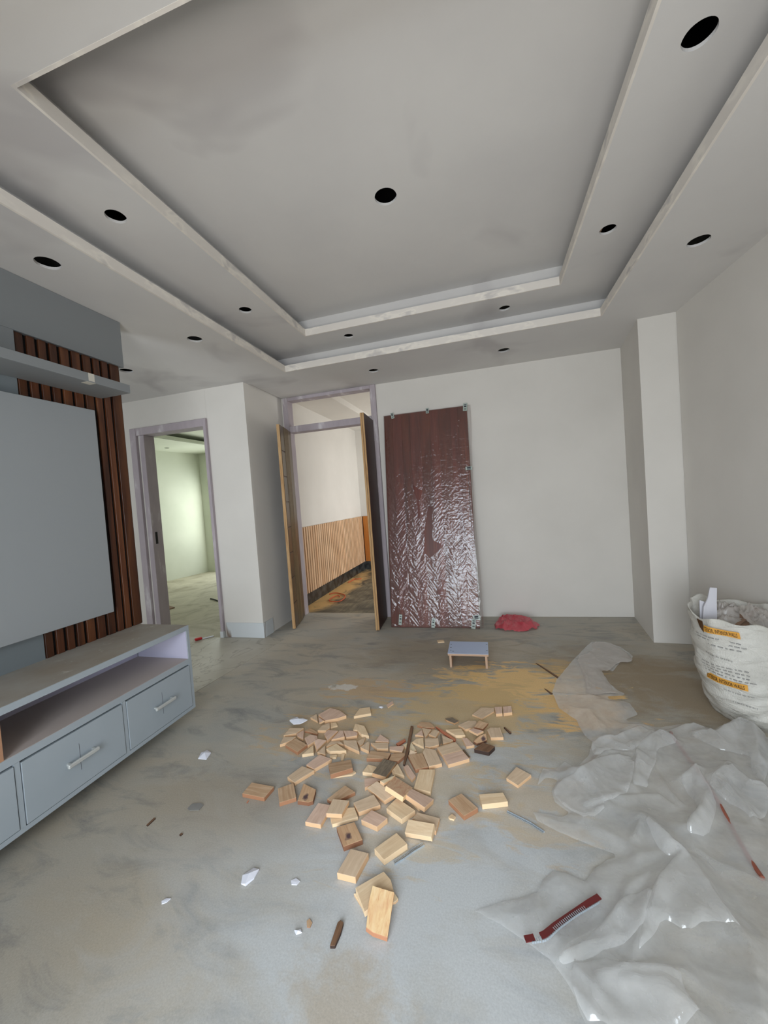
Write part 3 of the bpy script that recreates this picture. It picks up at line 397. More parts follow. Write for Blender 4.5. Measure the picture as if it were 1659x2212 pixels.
('wood_offcut','pink',0.02,[(-0.0353,2.4166,0.02),(0.0037,2.4267,0.02),(0.0033,2.505,0.02),(-0.0429,2.4938,0.02)],'left one of two small cube-like blocks on the sawdust'),
('wood_offcut','pink',0.02,[(0.0095,2.4275,0.02),(0.0628,2.4468,0.02),(0.0607,2.5215,0.02),(0.0091,2.5045,0.02)],'right one of two small cube-like blocks on the sawdust'),
('wood_offcut','tan',0.01,[(-0.12,2.3685,0.01),(-0.046,2.4617,0.01),(-0.0467,2.5,0.01),(-0.1284,2.4953,0.01),(-0.1802,2.4045,0.01)],'thin flat offcut covered in sawdust, left of the cube-like blocks'),
('wood_strip','red',0.01,[(-0.5752,2.0364,0.01),(-0.543,2.0873,0.01),(-0.5515,2.1037,0.01),(-0.5916,2.0538,0.01)],'reddish broken splinter left of the long upright stick'),
('wood_strip','red',0.01,[(-0.3489,2.2001,0.01),(-0.2652,2.1231,0.01),(-0.261,2.145,0.01),(-0.3784,2.2455,0.01),(-0.393,2.2488,0.01)],'long reddish strip lying across the middle cluster'),
('wood_strip','bark',0.012,[(-0.5157,1.9594,0.03),(-0.5077,1.8627,0.0341),(-0.4977,1.8602,0.0342),(-0.4994,1.9575,0.0301),(-0.5213,2.215,0.0191),(-0.5383,2.2182,0.019)],'long thin brown stick lying lengthwise over the middle cluster'),
('wood_offcut','tan',0.016,[(0.0523,1.8323,0.016),(0.1193,1.9135,0.016),(0.054,1.9593,0.016),(0.0007,1.872,0.016)],'square sawdust-covered offcut lying alone near the plastic sheet'),
('wood_offcut','brown',0.022,[(-0.1837,1.6062,0.022),(-0.1267,1.6604,0.022),(-0.2035,1.731,0.022),(-0.2586,1.6813,0.022)],'brown rectangular block, left of two lying apart on the right'),
('wood_offcut','light',0.024,[(-0.1095,1.6791,0.024),(0.0018,1.7158,0.024),(-0.0172,1.766,0.024),(-0.1236,1.7366,0.024)],'pale rectangular block with thick front edge, right of two lying apart'),
('wood_offcut','tan',0.02,[(-0.2928,1.5117,0.02),(-0.2856,1.5794,0.02),(-0.3853,1.5921,0.02),(-0.3997,1.5555,0.02)],'tan block half hidden under a pale yellow one, right front'),
('wood_offcut','light',0.024,[(-0.3043,1.4664,0.0331),(-0.2979,1.5181,0.0454),(-0.4121,1.5313,0.0359),(-0.4173,1.4778,0.0234)],'pale yellow block with a thick edge resting on the tan block'),
('wood_offcut','light',0.024,[(-0.4701,1.3462,0.024),(-0.3955,1.4293,0.024),(-0.4503,1.471,0.024),(-0.5205,1.3842,0.024)],'pale block with one end near the nail strip, right front'),
('wood_offcut','light',0.024,[(-0.4437,1.5396,0.024),(-0.3949,1.5967,0.024),(-0.4915,1.652,0.024),(-0.5243,1.5848,0.024)],'block with coarse end grain in front of the red-striped block'),
('wood_offcut','pink',0.024,[(-0.5382,1.4842,0.024),(-0.5056,1.5346,0.024),(-0.5867,1.5642,0.024),(-0.6166,1.505,0.024)],'pink-topped block with yellow edges between two tan ones'),
('wood_offcut','brown',0.02,[(-1.1207,1.5454,0.02),(-1.1128,1.6193,0.02),(-1.2441,1.6254,0.02),(-1.2471,1.5511,0.02)],'brown block farthest left, lying apart from the pile'),
('wood_offcut','brown',0.02,[(-1.0308,1.5304,0.02),(-0.9652,1.574,0.02),(-1.0266,1.6591,0.02),(-1.0865,1.6108,0.02)],'saw-marked block left of the knotty piece'),
('wood_offcut','knot',0.02,[(-0.8948,1.5585,0.02),(-0.8766,1.5705,0.02),(-0.8935,1.6378,0.02),(-0.9744,1.6647,0.02),(-0.9508,1.5574,0.02)],'five-sided piece with a dark oval knot'),
('wood_offcut','brown',0.018,[(-0.7765,1.5808,0.018),(-0.6983,1.6586,0.018),(-0.763,1.6905,0.018),(-0.8168,1.5942,0.018)],'brown block partly under a lighter one, centre left'),
('wood_offcut','pink',0.02,[(-0.7843,1.4538,0.02),(-0.7759,1.5624,0.02),(-0.8471,1.5629,0.02),(-0.8595,1.4553,0.02)],'pinkish rectangular block left of the stacked pair'),
('wood_offcut','light',0.016,[(-0.7366,1.4687,0.016),(-0.6382,1.5248,0.016),(-0.672,1.5734,0.016),(-0.7164,1.5627,0.016),(-0.7599,1.5016,0.016)],'pale five-sided offcut behind the knot-cornered block'),
('wood_offcut','tan',0.02,[(-0.7045,1.5041,0.0366),(-0.7,1.5841,0.0355),(-0.7769,1.5743,0.0394),(-0.774,1.4925,0.0402)],'small block lying across two others, centre left'),
('wood_offcut','tan',0.02,[(-0.642,1.5459,0.02),(-0.5568,1.6025,0.02),(-0.6058,1.6575,0.02),(-0.6835,1.5931,0.02)],'tan block below the tan middle block, with a reddish edge'),
('wood_offcut','knot',0.022,[(-0.6462,1.3715,0.022),(-0.5799,1.4162,0.022),(-0.6424,1.4917,0.022),(-0.71,1.4527,0.022)],'block with a big purple-black knot at its corner'),
('wood_offcut','tan',0.026,[(-0.555,1.2581,0.026),(-0.5364,1.3593,0.026),(-0.6118,1.3641,0.026),(-0.6295,1.2611,0.026)],'large rectangular block between the knot-cornered block and the nearest stack'),
('wood_offcut','pale',0.01,[(-0.4975,1.1739,0.01),(-0.3946,1.219,0.01),(-0.3882,1.231,0.01),(-0.4218,1.2604,0.01),(-0.5481,1.2165,0.01)],'thin pale board at the bottom of the nearest stack of three'),
('wood_offcut','light',0.02,[(-0.4836,1.1494,0.03),(-0.4048,1.2361,0.03),(-0.4229,1.2705,0.03),(-0.4571,1.2961,0.03),(-0.5409,1.2195,0.03)],'pointed pale yellow board, middle of the nearest stack of three'),
('wood_offcut','flame',0.02,[(-0.4724,1.1672,0.0508),(-0.4624,1.1015,0.0354),(-0.437,1.0967,0.0286),(-0.3915,1.1001,0.019),(-0.3961,1.2185,0.0438),(-0.4723,1.2117,0.0597)],'nearest board, pale yellow with curved red grain and a broken dark corner'),
('wood_strip','bark',0.012,[(-0.5676,1.0483,0.012),(-0.5515,1.0516,0.012),(-0.5474,1.089,0.012),(-0.5493,1.1201,0.012),(-0.5624,1.1247,0.012),(-0.5687,1.1162,0.012)],'short brown bark stick left of the nearest boards'),
('wood_chip','brown',0.003,[(-0.6687,1.0894,0.003),(-0.6571,1.09,0.003),(-0.6564,1.1045,0.003),(-0.6715,1.1149,0.003),(-0.6777,1.1056,0.003)],'small brown chip left of the bark stick'),
('wood_chip','light',0.01,[(-0.5447,3.5877,0.01),(-0.4849,3.6038,0.01),(-0.4988,3.6503,0.01),(-0.5595,3.634,0.01)],'tiny pale wood chip left of the stool on the floor'),
('wood_chip','pink',0.008,[(-0.7346,2.4171,0.008),(-0.7083,2.4673,0.008),(-0.7233,2.5014,0.008),(-0.7529,2.4496,0.008)],'pinkish chip alone beyond the pile, beside a small white flake'),
('wood_chip','light',0.008,[(-0.2454,1.5996,0.008),(-0.2272,1.5979,0.008),(-0.2208,1.613,0.008),(-0.2373,1.6247,0.008),(-0.2513,1.6074,0.008)],'small folded yellow chip left of the two blocks lying apart'),
('wood_chip','red',0.002,[(-1.1973,1.5214,0.002),(-1.2006,1.537,0.002),(-1.2065,1.5378,0.002),(-1.2046,1.5219,0.002)],'tiny red-brown splinter below the farthest left block'),
('wood_strip','bark',0.005,[(0.4235,2.9504,0.005),(0.4355,2.9661,0.005),(0.3059,3.2032,0.005),(0.2869,3.2185,0.005)],'long dark splinter at the left edge of the far plastic'),
('wood_strip','bark',0.005,[(0.3289,2.7335,0.005),(0.3417,2.7413,0.005),(0.308,2.7941,0.005),(0.2976,2.8059,0.005)],'short dark splinter touching the far plastic edge'),
('wood_strip','bark',0.004,[(-1.5789,1.3197,0.004),(-1.5773,1.3608,0.004),(-1.5887,1.3639,0.004),(-1.59,1.3226,0.004)],'thin dark brown strip on the floor in front of the drawer cabinet'),
('wood_chip','bark',0.004,[(-1.3836,1.3052,0.004),(-1.3806,1.3151,0.004),(-1.3907,1.318,0.004),(-1.3937,1.308,0.004)],'tiny dark chip on the floor in front of the drawer cabinet'),
]
# ------------------------------------------------------------------ the shell
H1=2.764; H2=2.964; H3=3.164; HV=3.45
def struct(o): o['kind']='structure'; return o
fl=struct(prism('floor',[(-7.4,-1.2),(2.2,-1.2),(2.2,9.2),(-7.4,9.2)],-.1,0,M['floor']))
prism('floor_tile_field',[(-5.2,-.2),(-2.36,-.2),(-2.36,2.0),(-2.20,3.4),(-2.18,3.56),(-5.2,3.56)],-.001,.0025,M['marble'],fl)
prism('bedroom_floor_field',[(-7.3,3.56),(-2.94,3.56),(-2.94,7.7),(-7.3,7.7)],-.001,.002,M['bedfloor'],fl)
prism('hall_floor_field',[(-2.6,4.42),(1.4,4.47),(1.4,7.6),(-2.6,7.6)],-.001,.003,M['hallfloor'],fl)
struct(prism('wall_back',[(-1.194,4.385),(1.387,4.445),(1.55,4.47),(1.55,4.60),(-1.194,4.50)],0,HV,M['wall']))
struct(prism('wall_back_corner_pillar',[(1.305,3.74),(1.577,3.725),(2.05,3.72),(2.05,4.8),(1.552,4.8),(1.551,4.44),(1.388,4.443)],0,HV,M['wall']))
struct(prism('wall_right',[(1.578,3.719),(1.644,2.77),(1.80,.55),(1.92,-1.1),(2.1,-1.1),(2.05,3.719)],0,HV,M['wall']))
struct(prism('wall_column',[(-2.93,3.60),(-2.437,3.60),(-2.437,4.385),(-2.412,4.385),(-2.412,4.495),(-2.542,4.52),(-2.546,5.2),(-2.93,5.2)],0,HV,M['wall']))
struct(prism('wall_bedroom_side',[(-2.93,5.201),(-2.545,5.201),(-2.556,7.70),(-2.93,7.70)],0,HV,M['wall']))
wd=struct(prism('wall_passage',[(-5.2,3.60),(-3.98,3.60),(-3.98,3.72),(-5.2,3.72)],0,HV,M['wall']))
prism('lintel',[(-3.98,3.60),(-2.931,3.60),(-2.931,3.72),(-3.98,3.72)],2.44,HV,M['wall'],wd)
struct(box('wall_passage_left',-5.3,-5.2,-.1,3.72,0,HV,M['wall']))
wp=struct(box('wall_passage_front',-5.2,-4.25,-.1,0,0,HV,M['wall'])); box('window_pier',-3.15,-2.56,-.1,0,0,HV,M['wall'],wp); box('window_spandrel',-4.25,-3.15,-.1,0,0,.55,M['wall'],wp); box('window_lintel',-4.25,-3.15,-.1,0,2.25,HV,M['wall'],wp)
struct(box('wall_left',-2.56,-2.425,-1.1,2.125,0,HV,M['wall']))
wf=struct(box('wall_front',-2.56,-1.15,-1.2,-1.1,0,HV,M['wall'])); box('front_pier',.70,2.1,-1.2,-1.1,0,HV,M['wall'],wf); box('front_lintel',-1.15,.70,-1.2,-1.1,2.3,HV,M['wall'],wf)
# bedroom
wb=struct(prism('wall_bedroom_left',[(-6.9,3.6),(-6.80,6.3),(-6.53,7.62),(-7.2,7.7),(-7.2,3.6)],0,HV,M['wall_green']))
w2=struct(box('wall_bedroom_far',-7.0,-6.30,7.62,7.75,0,HV,M['wall_green'])); box('window_pier',-4.9,-2.93,7.62,7.75,0,HV,M['wall_green'],w2); box('window_lintel',-6.30,-4.9,7.62,7.75,2.3,HV,M['wall_green'],w2); box('window_sill_wall',-6.30,-4.9,7.62,7.75,0,.12,M['wall_green'],w2)
struct(box('wall_bedroom_near',-7.2,-5.2,3.6,3.72,0,HV,M['wall_green']))
# hall
struct(prism('wall_hall_left',[(-2.5405,4.53),(-2.5375,4.53),(-2.55,7.49),(-2.556,7.49)],0,HV,M['wall']))
struct(box('wall_hall_far',-2.7,1.4,7.49,7.6,0,HV,M['wall']))
wh=struct(box('wall_hall_right',.1,.2,4.48,5.9,0,HV,M['wall'])); box('hall_pier',.1,.2,7.3,7.49,0,HV,M['wall'],wh); box('hall_lintel',.1,.2,5.9,7.3,2.35,HV,M['wall'],wh)

# ---- ceiling with stepped trays and lamp cut-outs (real holes)
def plate(name, outer, holes, circles, z, th, mat, parent=None):
    bm=bmesh.new(); 
    def loop(pts):
        vs=[bm.verts.new((x,y,z)) for x,y in pts]
        for i in range(len(vs)): bm.edges.new((vs[i],vs[(i+1)%len(vs)]))
    loop(outer)
    for h in holes: loop(h)
    for (x,y,r) in circles: loop([(x+r*math.cos(a)*(1+.012*math.sin(5*a+x)),y+r*math.sin(a)) for a in [2*math.pi*k/28 for k in range(28)]])
    bmesh.ops.triangle_fill(bm,use_beauty=True,use_dissolve=False,edges=bm.edges[:])
    f=bmesh.ops.extrude_face_region(bm,geom=bm.faces[:]); vs=[g for g in f['geom'] if isinstance(g,bmesh.types.BMVert)]
    bmesh.ops.translate(bm,verts=vs,vec=(0,0,th))
    return from_bm(name,bm,mat,parent)
rect=lambda a,b,c,d:[(a,c),(b,c),(b,d),(a,d)]
OUT=(-1.891,.975,.57,3.53); INN=(-1.530,.638,1.045,3.293); G=.17; GI=.12
ceil=plate('ceiling',[(-5.25,-1.15),(2.04,-1.15),(2.04,4.55),(-2.42,4.55),(-2.42,3.70),(-5.25,3.70)],[rect(*OUT)],
  [(-2.142,1.531,.056),(-2.133,2.564,.056),(-3.141,2.842,.056),(-1.075,3.919,.054),(.237,3.957,.056),(1.27,2.69,.056)],H1,.014,M['ceil']); struct(ceil)
def ring(name,r,z0,z1,out,mat,parent):
    a,b,c,d=r; a+=.0015; b-=.0015; c+=.0015; d-=.0015; bm=bmesh.new(); o=out
    bm_box(bm,a-o,a,c-o,d+o,z0,z1); bm_box(bm,b,b+o,c-o,d+o,z0,z1); bm_box(bm,a,b,c-o,c,z0,z1); bm_box(bm,a,b,d,d+o,z0,z1)
    return from_bm(name,bm,mat,parent)
ring('cove_lip',OUT,H1-.001,H1+.062,.012,M['lip'],ceil)
ring('cove_lip',INN,H2-.001,H2+.062,.012,M['lip'],ceil)
go=(OUT[0]-G,OUT[1]+G,OUT[2]-G,OUT[3]+G); gi=(INN[0]-GI,INN[1]+GI,INN[2]-GI,INN[3]+GI)
plate('tray_step',rect(*go),[rect(*INN)],[(-1.764,1.618,.049),(-1.739,2.681,.049),(-1.168,3.462,.046),(.239,3.514,.047),(.816,2.721,.047),(.825,1.682,.053)],H2,.014,M['ceil'],ceil)
plate('tray_top',rect(*gi),[],[(-.465,2.242,.065)],H3,.014,M['ceil'],ceil)
ring('cove_side',go,H1+.014,H2,.01,M['ceil'],ceil); ring('cove_side',gi,H2+.014,H3,.01,M['ceil'],ceil)
struct(box('ceiling_slab',-7.4,2.2,-1.2,9.2,HV,HV+.1,M['void']))  # coloured black so the lamp cut-outs look into an unlit void
# dark wood batten seen inside one of the cut-outs
box('ceiling_batten',.775,.795,2.60,2.90,H2+.03,H2+.055,M['plyedge'],ceil)
# bedroom ceiling: narrow soffit with one cut-out, shaded cove and higher field
cb=struct(plate('ceiling_bedroom',[(-7.2,3.73),(-5.62,3.73),(-5.62,5.4),(-5.50,7.62),(-7.2,7.62)],[],[(-6.33,6.5,.05)],2.80,.012,M['wall_green']))
bm=bmesh.new(); bm_obox(bm,(-5.62,3.8,2.80),(1,0,0),Vector((.12,3.82,0)).normalized(),(0,0,1),(0,.014),(0,3.8),(0,.06)); from_bm('cove_lip',bm,M['wall_green'],cb)
box('bedroom_ceiling_field',-7.2,-2.93,3.72,7.75,2.95,2.97,M['wall_green'],cb)
ch=struct(box('ceiling_hall',-2.6,1.4,4.50,7.6,2.95,2.97,M['wall'])); prism('hall_soffit',[(-2.6,4.53),(-2.0,4.53),(-1.96,7.5),(-2.6,7.5)],2.86,2.95,M['wall'],ch)

# ---- door frames
d1=struct(empty('door_1',(-3.455,3.6,0)))
def part_at(name,root,x0,x1,y0,y1,z0,z1,mat,bevel=0.0,parent=None):
    lx,ly,lz=root.location; o=box(name,x0-lx,x1-lx,y0-ly,y1-ly,z0-lz,z1-lz,mat,None,bevel); o.parent=parent or root; return o
part_at('frame_architrave',d1,-3.985,-3.90,3.565,3.72,0,2.44,M['frame'],.004)
part_at('frame_jamb',d1,-3.90,-3.865,3.60,3.72,0,2.365,M['skirt' if 0 else 'wall'],.002)
part_at('frame_jamb',d1,-3.865,-3.80,3.58,3.73,0,2.355,M['frame'],.004)
part_at('frame_jamb',d1,-2.965,-2.928,3.565,3.73,0,2.44,M['frame'],.004)
part_at('frame_head',d1,-3.9,-2.965,3.57,3.73,2.355,2.44,M['frame'],.004)
part_at('strike_plate',d1,-3.801,-3.797,3.62,3.65,1.08,1.22,M['black'])
part_at('frame_sill_block',d1,-2.967,-2.926,3.558,3.6,0,.07,M['skirt'])
d2=struct(empty('door_2',(-1.83,4.39,0)))
part_at('frame_jamb',d2,-2.411,-2.345,4.355,4.49,0,2.763,M['frame'],.004)
part_at('frame_jamb',d2,-1.262,-1.195,4.355,4.49,0,2.763,M['frame'],.004)
part_at('frame_head',d2,-2.345,-1.262,4.36,4.49,2.722,2.763,M['frame'],.004)
part_at('transom_bar',d2,-2.345,-1.262,4.36,4.48,2.325,2.405,M['frame'],.004)
# marble skirting round the column
bs=struct(box('baseboard_column',-2.905,-2.427,3.588,3.599,0,.163,M['skirt'],None,.001)); box('skirting_return',-2.436,-2.427,3.6,3.78,0,.163,M['skirt'],bs)
# thresholds between floors
struct(prism('trim_1',[(-2.345,4.40),(-1.262,4.42),(-1.262,4.49),(-2.345,4.49)],0,.004,M['floor']))

# ------------------------------------------------------------------ hall wainscot: every slat a part
wn=empty('slatted_wainscot',(-2.536,4.61,0)); tag(wn,'pale pine slatted wainscot on the hall wall beyond the double door','wainscot')
box('backing',.0,.004,0,2.86,.17,1.10,M['groove'],wn)
sl=bpy.data.meshes.new('slat'); bm=bmesh.new(); bm_box(bm,.004,.026,0,.046,.165,1.10,.002); bm.to_mesh(sl); bm.free(); sl.materials.append(M['pineslat'])
k=0; y=.02
while y<2.8:
    o=bpy.data.objects.new('slat',sl); COL.objects.link(o); o.parent=wn; o.location=(-.0035*y,y,0); y+=.073
wn2=empty('slatted_wainscot',(-2.53,7.488,0)); tag(wn2,'orange varnished slatted wainscot on the far end wall of the hall','wainscot')
box('backing',0,2.5,-.004,0,.17,1.10,M['groove'],wn2)
for i in range(20):
    box('slat',.02+i*.12,.02+i*.12+.105,-.022,-.004,.165,1.10,M['orangeslat'],wn2,.002)
bh=struct(prism('baseboard_hall',[(-2.539,4.53),(-2.512,4.53),(-2.522,7.46),(-1.0,7.46),(-1.0,7.486),(-2.549,7.486)],0.003,.163,M['granite']))
tube_pts=[(-2.45,5.40),(-2.40,5.45),(-2.287,5.447),(-2.112,5.26),(-2.09,5.0),(-2.177,4.93),(-2.314,5.03),(-2.30,5.22),(-2.265,5.35),(-2.2,5.2)]
cb_=tube('orange_cable',[(x,y,.012+.012*(i%2)) for i,(x,y) in enumerate(tube_pts)],.008,M['rope']); tag(cb_,'loop of orange cable lying on the dark hall floor beyond the double door','cable')
cb2=tube('orange_scrap',[(-2.44,6.2,.012),(-2.40,6.35,.02),(-2.43,6.5,.012),(-2.34,6.42,.02),(-2.3,6.5,.012)],.008,M['rope']); tag(cb2,'small orange scrap by the black skirting farther down the hall','scrap')

# ------------------------------------------------------------------ the double door leaves, standing open
def leaf(name, p0, p1, side, z1, label):
    """p0 hinge end, p1 free end (floor plan), face towards +side"""
    r=empty(name,(p0[0],p0[1],0),math.atan2(p1[1]-p0[1],p1[0]-p0[0])); L=math.hypot(p1[0]-p0[0],p1[1]-p0[1]); tag(r,label,'door'); return r,L
r,L_=leaf('door_leaf',(-2.352,4.352),(-2.222,3.868),1,2.335,'open left leaf of the double door, bronze face with fluted strip and square panels')
# local x runs from hinge to free end, local +y is the visible face side (after rotation)
box('core',0,L_,-.014,.016,.012,2.335,M['walnut'],r)
box('edge_band',L_-.001,L_+.006,-.015,.019,.012,2.335,M['leafedge'],r,.001)
zs=[.012,.30,.59,.88,1.17,1.46,1.75,2.04,2.335]
for a,b in zip(zs[:-1],zs[1:]): box('square_panel',L_-.150,L_-.006,.016,.0225,a+.006,b-.006,M['leafbronze'],r,.001)
for i in range(9): box('flute',.150+i*.0225,.150+i*.0225+.015,.016,.0265,.012,2.335,M['leafpale'],r,.003)
box('face_board',.004,.145,.016,.021,.012,2.335,M['leafbronze'],r)
for z in (.25,1.2,2.1): box('hinge',-.010,.030,-.012,.010,z,z+.1,M['metal'],r)
r,L_=leaf('door_leaf',(-1.248,4.30),(-1.222,3.868),1,2.335,'open right leaf of the double door, dark brown face with pale layered edge')
box('core',0,L_,-.022,.017,.012,2.335,M['walnut'],r)
box('edge_band',L_-.001,L_+.005,-.023,-.004,.012,2.335,M['leafedge'],r,.001); box('edge_band',L_-.001,L_+.004,-.001,.018,.012,2.335,M['leafedge'],r,.001)
for z in (.25,1.2,2.1):
    box('hinge',-.045,.01,.0,.012,z,z+.1,M['metal'],r)

# ------------------------------------------------------------------ door slab wrapped in film, leaning on the back wall
P0=Vector((-1.106,4.000,0.002)); eX=Vector((.9999,.0156,0)).normalized(); eU=Vector((0,.348,2.38)).normalized(); eN=eX.cross(eU).normalized()
if eN.y>0: eN=-eN
wr=bpy.data.objects.new('wrapped_door',None); COL.objects.link(wr); tag(wr,'new mahogany door wrapped in torn clear film, leaning on the back wall','door')
MW=Matrix(((eX.x,eU.x,eN.x,P0.x),(eX.y,eU.y,eN.y,P0.y),(eX.z,eU.z,eN.z,P0.z),(0,0,0,1))); wr.matrix_world=MW
WD,HD=.945,2.398
def lbox(name,x0,x1,y0,y1,z0,z1,mat,parent,bevel=0): o=box(name,x0,x1,y0,y1,z0,z1,mat,parent,bevel); return o
t=NT('mahogany_face'); co=t.coord(); n=t.noise(t.mapping(co,(14,1.0,14)),1.0,5,.6,1.0); t.base(t.ramp(n,[(.3,lin(72,28,14)),(.55,lin(94,40,20)),(.72,lin(112,52,28))])); t.set(Roughness=.45); M['mahface']=t.m
t=NT('mahogany_face_light'); co=t.coord(); n=t.noise(t.mapping(co,(14,1.0,14)),1.0,5,.6,1.0); t.base(t.ramp(n,[(.3,lin(82,32,22)),(.55,lin(102,44,30)),(.72,lin(118,56,38))])); t.set(Roughness=.45); M['mahface2']=t.m
lbox('slab',0,WD,0,HD,-.036,0,M['mahface'],wr,.002)
xb=[0,.10,.21,.30,.42,.53,.63,.76,.84,WD]
for i in range(len(xb)-1): lbox('face_strip',xb[i]+.002,xb[i+1]-.002,.004,HD-.004,0,.0035+.0015*(i%2),M['mahface2' if i%2 else 'mahface'],wr,.001)
# film: one continuous skin over face and edges, with torn holes
holes=[[(0.315,1.544),(0.41,1.484),(0.388,1.393),(0.356,1.371),(0.323,1.459)],[(0.475,1.302),(0.511,1.3),(0.492,0.929),(0.585,0.889),(0.576,0.836),(0.453,0.74),(0.397,0.825),(0.413,0.908),(0.413,1.028)],
 [(0.073,0.251),(0.093,0.134),(0.088,0.024),(0.004,0.052),(0.039,0.169)],[(0.53,0.406),(0.565,0.394),(0.551,0.354),(0.511,0.366)],[(.365,1.40),(.375,1.187),(.352,1.188),(.350,1.36)]]
def inpoly(x,y,poly):
    c=np.zeros(np.shape(x),bool); n=len(poly)
    for i in range(n):
        x1,y1=poly[i][:2]; x2,y2=poly[(i+1)%n][:2]
        if y1==y2: continue
        k=((y1>y)!=(y2>y))&(x<(x2-x1)*(y-y1)/(y2-y1)+x1); c^=k
    return c
def grid_mesh(name,X,Y,Z,keep,mat,parent,smooth=True):
    ny,nx=X.shape; idx=np.arange(nx*ny).reshape(ny,nx)
    q=np.stack([idx[:-1,:-1],idx[:-1,1:],idx[1:,1:],idx[1:,:-1]],-1).reshape(-1,4)
    kf=(keep[:-1,:-1]&keep[:-1,1:]&keep[1:,1:]&keep[1:,:-1]).reshape(-1); q=q[kf]
    used=np.unique(q); rm=-np.ones(nx*ny,int); rm[used]=np.arange(len(used)); q=rm[q]
    co=np.stack([X,Y,Z],-1).reshape(-1,3)[used]
    me=bpy.data.meshes.new(name); me.vertices.add(len(co)); me.vertices.foreach_set('co',co.ravel())
    me.loops.add(q.size); me.loops.foreach_set('vertex_index',q.ravel()); me.polygons.add(len(q)); me.polygons.foreach_set('loop_start',np.arange(0,q.size,4)); me.polygons.foreach_set('loop_total',np.full(len(q),4))
    me.update(); me.validate(); return link_mesh(name,me,mat,parent,smooth)
nx,ny=190,420
U,V=np.meshgrid(np.linspace(-.012,WD+.03,nx),np.linspace(-.0,HD+.012,ny))
band=np.floor(U/.105); ang=np.where(band%2==0,.9,-.9)
diag=crumple(U*2.2+ang*V*1.1,V*1.0+0*U,5.5,3,3,.35)*.22+crumple((V+ang*U*1.3)*10,(U-ang*V*.4)*1.6,3.2,8,2,.2)*.62*(.55+.45*pnoise(U*5,V*2.5,4))
low=np.clip(1.25-V/1.9,.35,1.15)
edge=np.minimum(np.minimum(U+.012,WD+.03-U)*45,np.minimum(V+.01,HD+.012-V)*45).clip(0,1)
Z=.009+(diag-.22)*.012*low+.002*crumple(U,V,22,4,3)
Z=np.where(edge<.999,Z*edge+(-.020)*(1-edge),Z)
Z=np.maximum(Z,np.where(edge>.6,.0065,-.02))
U2=U+.012*np.sin(V*3.1+.5)*((U>WD-.02)*1.0)
keep=np.ones(U.shape,bool)
for h in holes: keep&=~inpoly(U+.006*pnoise(U*30,V*30,3),V+.006*pnoise(U*30,V*30,5),h)
grid_mesh('plastic_film',U2,V,Z,keep,M['wrap'],wr)
for (x,y,ro,w,h) in [(.109,2.38,.2,.036,.07),(.513,2.385,0,.034,.06),(.93,2.372,-.1,.045,.085),(.93,1.687,0,.07,.038),(.109,.086,-.1,.036,.11),(.465,.055,-.1,.036,.10),(.915,.115,.1,.07,.045),(.882,.05,-.1,.042,.10)]:
    bm=bmesh.new(); c,s_=math.cos(ro),math.sin(ro); bm_obox(bm,(x,y,.027),(c,s_,0),(-s_,c,0),(0,0,1),(-w/2,w/2),(-h/2,h/2),(0,.0015)); tp=from_bm('tape_piece',bm,M['tape'],wr); tp['label']='pale green printed tape'
    bm=bmesh.new()
    for q in (-.25,.05,.3): bm_obox(bm,(x,y,.0287),(c,s_,0),(-s_,c,0),(0,0,1),(-w*.28,w*.28),(h*q-.004,h*q+.004+.006*(q==.05)),(0,.0005))
    from_bm('print_mark',bm,M['ink'],tp)

# ------------------------------------------------------------------ television wall unit
tv=empty('media_wall_unit',(-2.425,.6,0)); tag(tv,'grey and dark wood slat panelling of the television wall on the left','wall panelling')
def T(name,x0,x1,y0,y1,z0,z1,mat,bevel=0.0,parent=None):
    return box(name,x0+2.425,x1+2.425,y0-.6,y1-.6,z0,z1,mat,parent or tv,bevel)
T('slat_backing',-2.425,-2.414,1.505,2.125,.66,2.46,M['groove'])
yy=[1.505]; 
edges=[]; y=1.508; 
for i in range(10):
    w=.047 if i in (4,5,6) else .038; w=w if i<9 else .062
    edges.append((y,y+w)); y+=w+.019
s=(2.112-edges[0][0])/(edges[-1][1]-edges[0][0])
for a,b in edges:
    a=1.508+(a-1.508)*s; b=1.508+(b-1.508)*s; T('wood_slat',-2.414,-2.400,a,b,.662,2.46,M['slatwood'],.0015)
T('grey_back_panel',-2.425,-2.405,-1.0,1.503,.66,2.46,M['laminate_dark'])
T('upper_fascia_board',-2.425,-2.385,1.375,2.142,2.452,H1-.001,M['panel'],.002)
T('tall_side_board',-2.425,-2.385,1.375,1.497,2.26,2.4515,M['panel'],.001)
T('upper_cabinet_door',-2.425,-2.385,.80,1.355,2.26,H1-.001,M['panel'],.002); T('shadow_gap',-2.425,-2.41,1.355,1.375,2.26,H1-.001,M['darkmaroon'])
T('raised_screen_panel',-2.404,-2.345,.15,1.872,.815,2.095,M['screen'],.002)
T('screen_panel_batten',-2.413,-2.404,1.5,1.84,.80,.815,M['groove'])
sh=empty('floating_shelf',(-2.40,1.2,2.2)); tag(sh,'grey floating shelf above the screen panel with a scrap of masking tape on its edge','shelf')
box('shelf_board',.0005,.245,-1.2,.765,-.002,.049,M['panel'],sh,.001)
bm=bmesh.new(); bm_box(bm,.2452,.2462,.50,.535,.004,.049); bm_box(bm,.2,.2455,.49,.54,-.0032,-.0022); ms=from_bm('masking_tape',bm,M['masking'],sh); ms['label']='cream scrap of masking tape'

